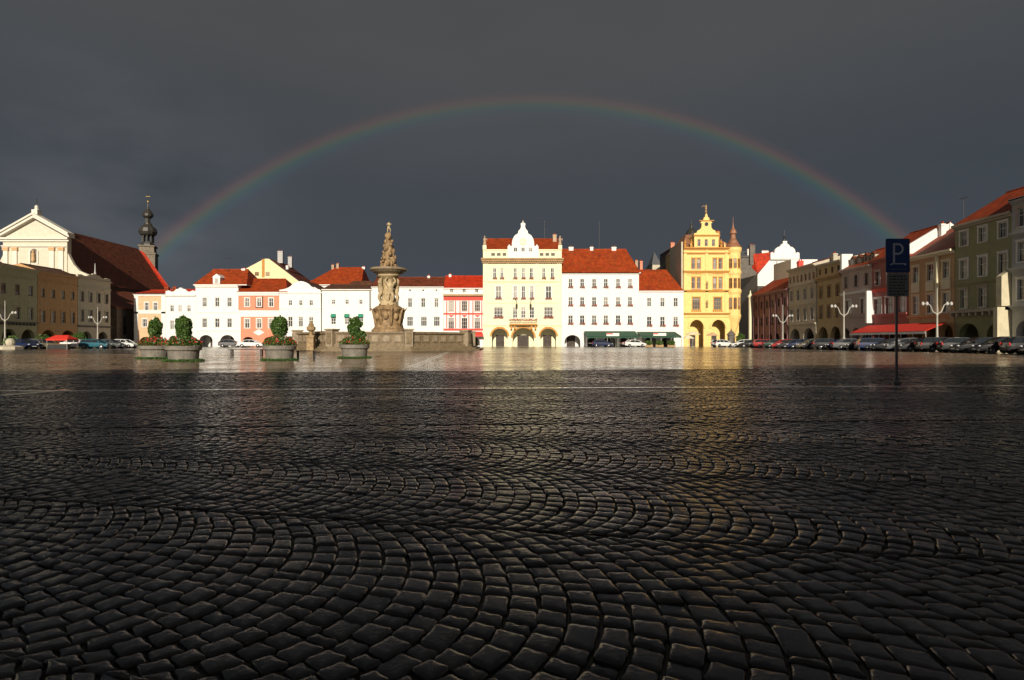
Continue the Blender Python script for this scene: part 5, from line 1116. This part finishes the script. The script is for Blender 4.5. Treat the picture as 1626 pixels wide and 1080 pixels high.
marks = ['just beyond the right edge of the picture', 'at the right edge before the pale grey house', 'beside the cream buttress of the green house', 'before the right arch of the green house', 'before the left arch of the green house', 'just right of the near lamp post', 'left of the near lamp post before the orange house', 'just right of the parking sign pole', 'directly behind the parking sign pole', 'left of the parking sign pole under the red awning', 'under the left half of the red awning', 'at the left end of the red awning', 'at the foot of the middle lamp post', 'before the right arch of the ochre house', 'before the left arch of the ochre house', 'before the right end of the sand coloured house', 'before the middle of the sand coloured house', 'before the left end of the sand coloured house', 'just right of the far lamp post', 'just left of the far lamp post', 'before the middle of the mauve house', 'before the left half of the mauve house', 'at the far left end of the right hand row']
yy = 43.5; rr_ = random.Random(4)
for i, ((kd, c_), mk) in enumerate(zip(seq, marks)):
    yy += rr_.uniform(2.45, 2.75)+max(0, (i-14)*.10)
    X = 41.6+rr_.uniform(-.3, .3)+(i*.03)
    rot = PI+rr_.uniform(-.05, .05) if rr_.random() < .65 else rr_.uniform(-.05, .05)
    car(kd, c_, X, yy, rot-.25, f"{c_} {'estate car' if kd == 'estate' else 'sedan' if kd == 'sedan' else 'van' if kd == 'van' else 'hatchback'} parked {mk}", GC)
for kd, c_, px, D, rot, lb in (('sedan', 'white', 1007, 116, .25, 'white sedan in front of the green awning'), ('hatch', 'dark blue', 957, 118, -.2, 'dark blue hatchback left of the white sedan before the green awning'), ('hatch', 'white', 1147, 112, .3, 'white hatchback before the right arch of the yellow house'), ('hatch', 'white', 1181, 108, 2.6, 'white hatchback at the mouth of the dark alley'),
    ('hatch', 'silver', 366, 112, .2, 'silver hatchback before the right arch of the tall white house'), ('sedan', 'white', 399, 108, .1, 'white sedan in front of the salmon pink house'),
    ('hatch', 'dark blue', 38, 84, -.3, 'dark blue hatchback on the left, beside the stone block'), ('hatch', 'silver', 54, 86, .4, 'silver hatchback between the dark blue car and the red stall'), ('estate', 'beige', 70, 87, -.4, 'beige estate car just left of the red market stall'),
    ('sedan', 'white', 124, 90, 0, 'white sedan right of the red market stall'), ('hatch', 'teal', 152, 90, .1, 'teal hatchback near the left lamp post'), ('sedan', 'silver', 174, 93, -.1, 'silver sedan right of the teal hatchback'), ('hatch', 'white', 197, 96, 0, 'white hatchback at the far left corner by the orange house')):
    car(kd, c_, PX(px, D), D, rot, lb, 'cars scattered at the far edge of the square')

# ============ street lamps ============
m_post = M('cream_lamp_paint', (.36, .34, .29), rough=.5, var=.08)
m_lampglass = M('frosted_lamp_glass', (.50, .50, .48), rough=.3, var=.03)
def lamp(px, D, H_, lb, rot=0):
    h = thing('street_lamp', lb, 'street lamp', (PX(px, D), D, 0), rot, 'double armed street lamps')
    b = MB(); b.lathe([(.30, 0), (.30, .5), (.19, .6), (.21, 1.4), (.12, 1.6), (.085, H_*.55), (.13, H_*.56), (.07, H_*.6), (.05, H_*.97), (.08, H_*.98), (.02, H_)], 12); b.build('post', m_post, h)
    for s in (-1, 1):
        b = MB(); b.tube([(0, 0, H_*.58), (s*.45, 0, H_*.62), (s*.75, 0, H_*.72), (s*1.1, 0, H_*.76), (s*1.35, 0, H_*.74)], [.08, .07, .06, .05, .04], 7); a = b.build('arm', m_post, h)
        for q in (-.22, .22):
            b = MB(); b.lathe([(.04, .26), (.11, .20), (.155, .04), (.12, -.10), (.04, -.16)][::-1], 10, (s*1.32+q, 0, H_*.74)); b.build('lantern', m_lampglass, a)
    return h
lamp(8, 88, 7.0, 'pale double armed street lamp at the left edge of the picture')
lamp(155, 108, 7.2, 'pale double armed street lamp before the warm grey house on the left')
lamp(1243, 98, 7.0, 'pale double armed street lamp before the mauve house')
lamp(1340, 77, 7.4, 'pale double armed street lamp between the ochre and the grey pink house')
lamp(1488, 66, 6.9, 'pale double armed street lamp before the orange house, tallest on the right')

# ============ parking sign ============
SD = 14.4; sx = PX(1423.5, SD)
s = thing('parking_sign', 'dark blue parking sign with a letter P above a grey notice plate', 'road sign', (sx, SD, 0))
m_steel = M('galvanised_steel', (.20, .20, .20), rough=.45, metal=.7, var=.15)
b = MB(); b.tube([(0, 0, 0), (0, 0, 3.38)], .030, 12); b.lathe([(.09, 0), (.09, .05), (.055, .09), (.05, .16), (.03, .17)], 12); b.build('pole', m_steel, s)
m_blue = M('dark_blue_sign_face', (.010, .042, .17), rough=.4, var=.05); m_wht = M('sign_white_print', (.50, .54, .58), rough=.5, var=.05); m_gface = M('grey_notice_face', (.20, .21, .20), rough=.5, var=.1); m_ink = M('notice_print', (.035, .035, .035), rough=.6)
def rounded(b, x0, x1, z0, z1, y0, y1, r=.035, mi=0):
    pts = []
    for cx_, cz_, a0 in ((x1-r, z0+r, -PI/2), (x1-r, z1-r, 0), (x0+r, z1-r, PI/2), (x0+r, z0+r, PI)):
        for i in range(5): a = a0+PI/2*i/4; pts.append((cx_+r*math.cos(a), cz_+r*math.sin(a)))
    b.prism(pts, y0, y1, mi)
z1_, z0_ = PZ(379.5, SD), PZ(433.5, SD)
b = MB(); rounded(b, -.283, .283, z0_, z1_, -.052, -.045); rounded(b, -.283, .283, z0_, z1_, -.0447, -.033, mi=1); plate = b.build('blue_plate', [m_blue, m_steel], s)
b = MB(); pzb = z0_+.235; ph_ = .46; xs_ = -.115
b.box(xs_, xs_+.045, -.056, -.0525, pzb, pzb+ph_)
n = 16; rO, rI = .135, .092; zc_ = pzb+ph_-rO; xc = xs_+.115
b.box(xs_+.0455, xc, -.056, -.0525, pzb+ph_-.043, pzb+ph_); b.box(xs_+.0455, xc, -.056, -.0525, zc_-rO, zc_-rO+.043)
for i in range(n):
    a0, a1 = PI/2-PI*i/n, PI/2-PI*(i+1)/n
    b.prism([(xc+rO*math.cos(a0), zc_+rO*math.sin(a0)), (xc+rI*math.cos(a0), zc_+rI*math.sin(a0)), (xc+rI*math.cos(a1), zc_+rI*math.sin(a1)), (xc+rO*math.cos(a1), zc_+rO*math.sin(a1))], -.056, -.0525)
b.build('letter_p', m_wht, plate)
b = MB(); b.box(-.16, .19, -.056, -.0525, pzb-.035, pzb-.012); b.box(.15, .20, -.056, -.0527, pzb-.06, pzb-.036); b.box(-.18, -.14, -.056, -.0527, pzb-.06, pzb-.036); b.build('underline', m_wht, plate)
b = MB(); xx = -.21
for wd in (.05, .07, .04, .06, .05, .07): b.box(xx, xx+wd-.015, -.056, -.0525, z0_+.065, z0_+.10); xx += wd+.018
b.build('small_print', M('faint_sign_print', (.10, .14, .20)), plate)
z3, z2_ = PZ(434.5, SD), PZ(471, SD)
b = MB(); rounded(b, -.25, .262, z2_, z3, -.052, -.045); rounded(b, -.25, .262, z2_, z3, -.0447, -.033, mi=1); pl2 = b.build('notice_plate', [m_gface, m_steel], s)
b = MB(); r_ = random.Random(8)
for i, zz in enumerate(np.linspace(z3-.07, z2_+.05, 7)):
    xx = -.20
    while xx < .16: wd = r_.uniform(.03, .10); b.box(xx, xx+wd, -.056, -.0525, zz-.014, zz+.014); xx += wd+.02
b.build('notice_lines', m_ink, pl2)
b = MB()
for zz in (z1_-.12, z0_+.12, z2_+.1): b.box(-.05, .05, -.0325, .04, zz-.015, zz+.015)
b.build('bracket', m_steel, s)

# ============ awnings, stalls, parasols ============
m_gaw = M('green_awning_canvas', (.02, .075, .04), var=.12, rough=.8); m_raw = M('red_awning_canvas', (.62, .03, .015), var=.08, rough=.8)
def awning(px0, px1, D, zt, zl, out, mat, lab, nposts, rot=None, box=True, name='awning', cat='awning'):
    w = (px1-px0)*D/FPX; h = thing(name, lab, cat, (PX(px0, D), D, 0))
    b = MB(); b.add([(0, out, zt), (w, out, zt), (w, 0, zl), (0, 0, zl), (0, out, zt-.06), (w, out, zt-.06), (w, 0, zl-.06), (0, 0, zl-.06)], [(0, 3, 2, 1), (4, 5, 6, 7), (0, 4, 7, 3), (1, 2, 6, 5)]); n = int(w/.5)
    for i in range(n): b.box(w*i/n+.01, w*(i+1)/n-.01, -.02, 0, zl-.34-.04*(i % 2), zl-.062)
    b.build('canvas', mat, h)
    for i in range(nposts+1): bb = MB(); bb.tube([(w*i/nposts, .1, 0), (w*i/nposts, .1, zl-.06)], .05, 6); bb.build('awning_post', m_post, h)
    return h, w
h, w = awning(931, 1015, 125, PZ(526, 130), 2.15, 4.2, m_gaw, 'long green awning over the terrace of the large white house', 5)
def signtxt(h, txt, x, y, z, hh, mat, name='sign_text'):
    c = bpy.data.curves.new(name, 'FONT'); c.body = txt; c.size = hh; c.extrude = .01; c.align_x = 'CENTER'
    o = bpy.data.objects.new(name, c); COL.objects.link(o); dg = bpy.context.evaluated_depsgraph_get(); me = bpy.data.meshes.new_from_object(o.evaluated_get(dg)); bpy.data.objects.remove(o)
    me.materials.clear(); me.materials.append(mat); me.transform(Matrix.Rotation(PI/2, 4, 'X')); return ob(name, me, h, (x, y, z))
for hh_, w_ in ((h, w),):
    b = MB(); b.box(w_*.38, w_*.62, -.10, -.03, 2.2, 2.8); b.build('sign_board', [white], hh_); b = MB(); b.box(w_*.38, w_*.50, -.13, -.101, 2.55, 2.77); b.build('sign_stripe', m_red, hh_)
h, w = awning(1018, 1082, 124, PZ(527, 130), 2.2, 5, m_gaw, 'shorter green awning with pale posts before the lower white house', 4)
b = MB(); b.box(w*.30, w*.62, -.10, -.03, 2.25, 2.8); b.build('sign_board', white, h); b = MB(); b.box(w*.30, w*.42, -.13, -.101, 2.55, 2.77); b.build('sign_stripe', m_red, h)
r_ = random.Random(2)
for i, px in enumerate((938, 950, 968, 985, 1000)):
    D = 124.0; tb = thing('cafe_table', f"small cafe table under the long green awning, {['first', 'second', 'third', 'fourth', 'fifth'][i]} from its left end", 'table', (PX(px, D), D+1, 0), group='cafe tables under the green awning')
    b = MB(); b.lathe([(.45, .72), (.45, .75)], 14); b.build('table_top', white, tb); b = MB(); b.lathe([(.25, 0), (.25, .03), (.035, .05), (.035, .72)], 8); b.build('table_leg', m_iron, tb)
for i, (px, lb) in enumerate(((1030, 'leafy green bush in a trough at the left end of the shorter awning'), (1047, 'leafy green bush in a trough under the middle of the shorter awning'), (1066, 'leafy green bush in a trough at the right end of the shorter awning'))):
    D = 122.5; h = thing('trough_plant', lb, 'plant', (PX(px, D), D, 0), group='bushes along the cafe terrace'); b = MB(); b.box(-.8, .8, -.22, .22, 0, .45); b.build('trough', m_brown, h); leaf_cloud(900, ell(.75, .45, .8, .15, i), .10, 70+i, m_leaf, 'foliage', h)
# red awning in front of the right row
h = thing('awning', 'long bright red awning on white posts along the right row of houses', 'awning', (48.6, 87.5, 0), -PI/2)
w = 16.0; b = MB(); b.add([(0, 0, 2.3), (w, 0, 2.3), (w, 2.6, 3.35), (0, 2.6, 3.35), (0, 0, 2.24), (w, 0, 2.24), (w, 2.6, 3.29), (0, 2.6, 3.29)], [(0, 1, 2, 3), (4, 7, 6, 5), (1, 5, 6, 2), (0, 3, 7, 4)]); b.build('canvas', m_raw, h)
b = MB()
for i in range(44): b.box(w*i/44+.005, w*(i+1)/44-.005, -.02, 0, 1.98-.03*(i % 2), 2.24)
b.build('valance', white, h)
for i in range(8): b = MB(); b.tube([(w*i/7, .08, 0), (w*i/7, .08, 2.24)], .045, 6); b.build('awning_post', m_post, h)
# market stall at the left
D = 86; h = thing('market_stall', 'market stall with bright red canopy on the left among the parked cars', 'market stall', (PX(99, D), D, 0))
b = MB(); b.add([(-1.75, -1.3, 1.75), (1.75, -1.3, 1.75), (1.75, 1.3, 1.75), (-1.75, 1.3, 1.75), (-1.1, 0, 2.45), (1.1, 0, 2.45)], [(0, 1, 5, 4), (1, 2, 5), (2, 3, 4, 5), (3, 0, 4)]); b.box(-1.75, 1.75, -1.32, -1.301, 1.5, 1.75); b.box(-1.77, -1.751, -1.3, 1.3, 1.5, 1.75); b.box(1.751, 1.77, -1.3, 1.3, 1.5, 1.75); b.build('canopy', m_raw, h)
for x_ in (-1.65, 1.65):
    for y_ in (-1.2, 1.2): b = MB(); b.tube([(x_, y_, 0), (x_, y_, 1.75)], .04, 6); b.build('stall_post', m_post, h)
b = MB(); b.box(-1.6, 1.6, -1.1, -.3, .0, .85, 0); b.box(-1.65, 1.65, -1.15, -.25, .852, .9, 1); b.build('counter', [m_iron, m_brown], h); h.scale = (.85, .85, .8)
def parasol(px, D, r, zt, lab, mat=cream):
    h = thing('parasol', lab, 'parasol', (PX(px, D), D, 0), group='parasols before the yellow house'); b = MB(); b.lathe([(.35, 0), (.35, .08), (.04, .1), (.035, zt)], 10); b.build('parasol_pole', m_post, h)
    b = MB(); b.lathe([(r, -.05), (r, 0), (r*.5, .38), (.05, .62)], 8, (0, 0, zt-.6)); b.build('parasol_canopy', mat, h)
parasol(1100, 121, 1.6, 3.1, 'cream parasol before the left arch of the yellow house'); parasol(1093, 118, 1.2, 2.3, 'small cream parasol left of the larger one by the yellow house'); parasol(1131, 122, 1.3, 2.9, 'orange parasol between the two arches of the yellow house', m_orange)
# dark opening figure: small sentry arch under the turret
h = thing('kiosk', 'dark narrow kiosk under the turret of the yellow house', 'kiosk', (PX(1161, 121), 121, 0)); b = MB(); b.lathe([(.75, 0), (.75, 2.3), (.95, 2.35), (.9, 2.5), (.45, 3.0), (.2, 3.2), (.03, 3.7)], 8); b.build('kiosk_body', m_soot, h); b = MB(); b.box(-.8, .8, -.95, -.78, 0, 1.0); b.build('counter', m_lead, h)
for px, D, rx, rz, lb, sd in ((1176, 119, .8, 1.6, 'upright green bush at the right foot of the yellow house', 31), (20, 87, 1.0, 1.1, 'round green bush beside the stone block at the left edge', 32), (70, 92, 1.1, 1.2, 'green bush before the brown orange house, left of the red stall', 33), (126, 97, 1.0, 1.5, 'green bush right of the red stall', 34), (1291, 112, .9, 1.3, 'small green bush before the arches of the sand coloured house', 35)):
    h = thing('bush', lb, 'bush', (PX(px, D), D, 0)); b = MB()
    for k_ in range(5): a = k_*1.3; b.tube([(0, 0, 0), (.2*math.cos(a), .2*math.sin(a), rz*.5), (.4*math.cos(a), .4*math.sin(a), rz)], [.05, .03, .01], 5)
    b.build('stem', m_bark, h); leaf_cloud(2200, ell(rx, rz*.75, rz*.9, .2, sd), .10, sd, m_leaf, 'foliage', h)
b = MB(); b.lathe([(1.6, 0), (1.6, .35), (1.2, .5), (.5, .55)], 8, ph=.3); b.ball((.2, 0, .95), .55, 10, 7); tag(b.build('stone_block', m_lgrey, None, (PX(14, 80), 80, 0)), 'low pale stone block with a round top at the left edge', 'stone block')
# benches
def bench(px, D, L_, lab, rot=0):
    h = thing('bench', lab, 'bench', (PX(px, D), D, 0), rot, 'dark benches between the planters')
    for i in range(3): b = MB(); b.box(-L_/2, L_/2, -.22+i*.155, -.09+i*.155, .45, .49); b.build('slat', M('dark_bench_wood', (.06, .03, .02), var=.3), h)
    for s in (-1, 1):
        b = MB(); b.box(s*L_*.42-.04, s*L_*.42+.04, -.2, .2, .40, .449); b.box(s*L_*.42-.035, s*L_*.42+.035, -.18, -.11, 0, .40); b.box(s*L_*.42-.035, s*L_*.42+.035, .11, .18, 0, .40); b.build('leg', m_iron, h)
bench(392, 43, 2.5, 'long dark bench left of the third planter, before the salmon house'); bench(486, 36, 1.1, 'short dark bench right of the third planter', .5)
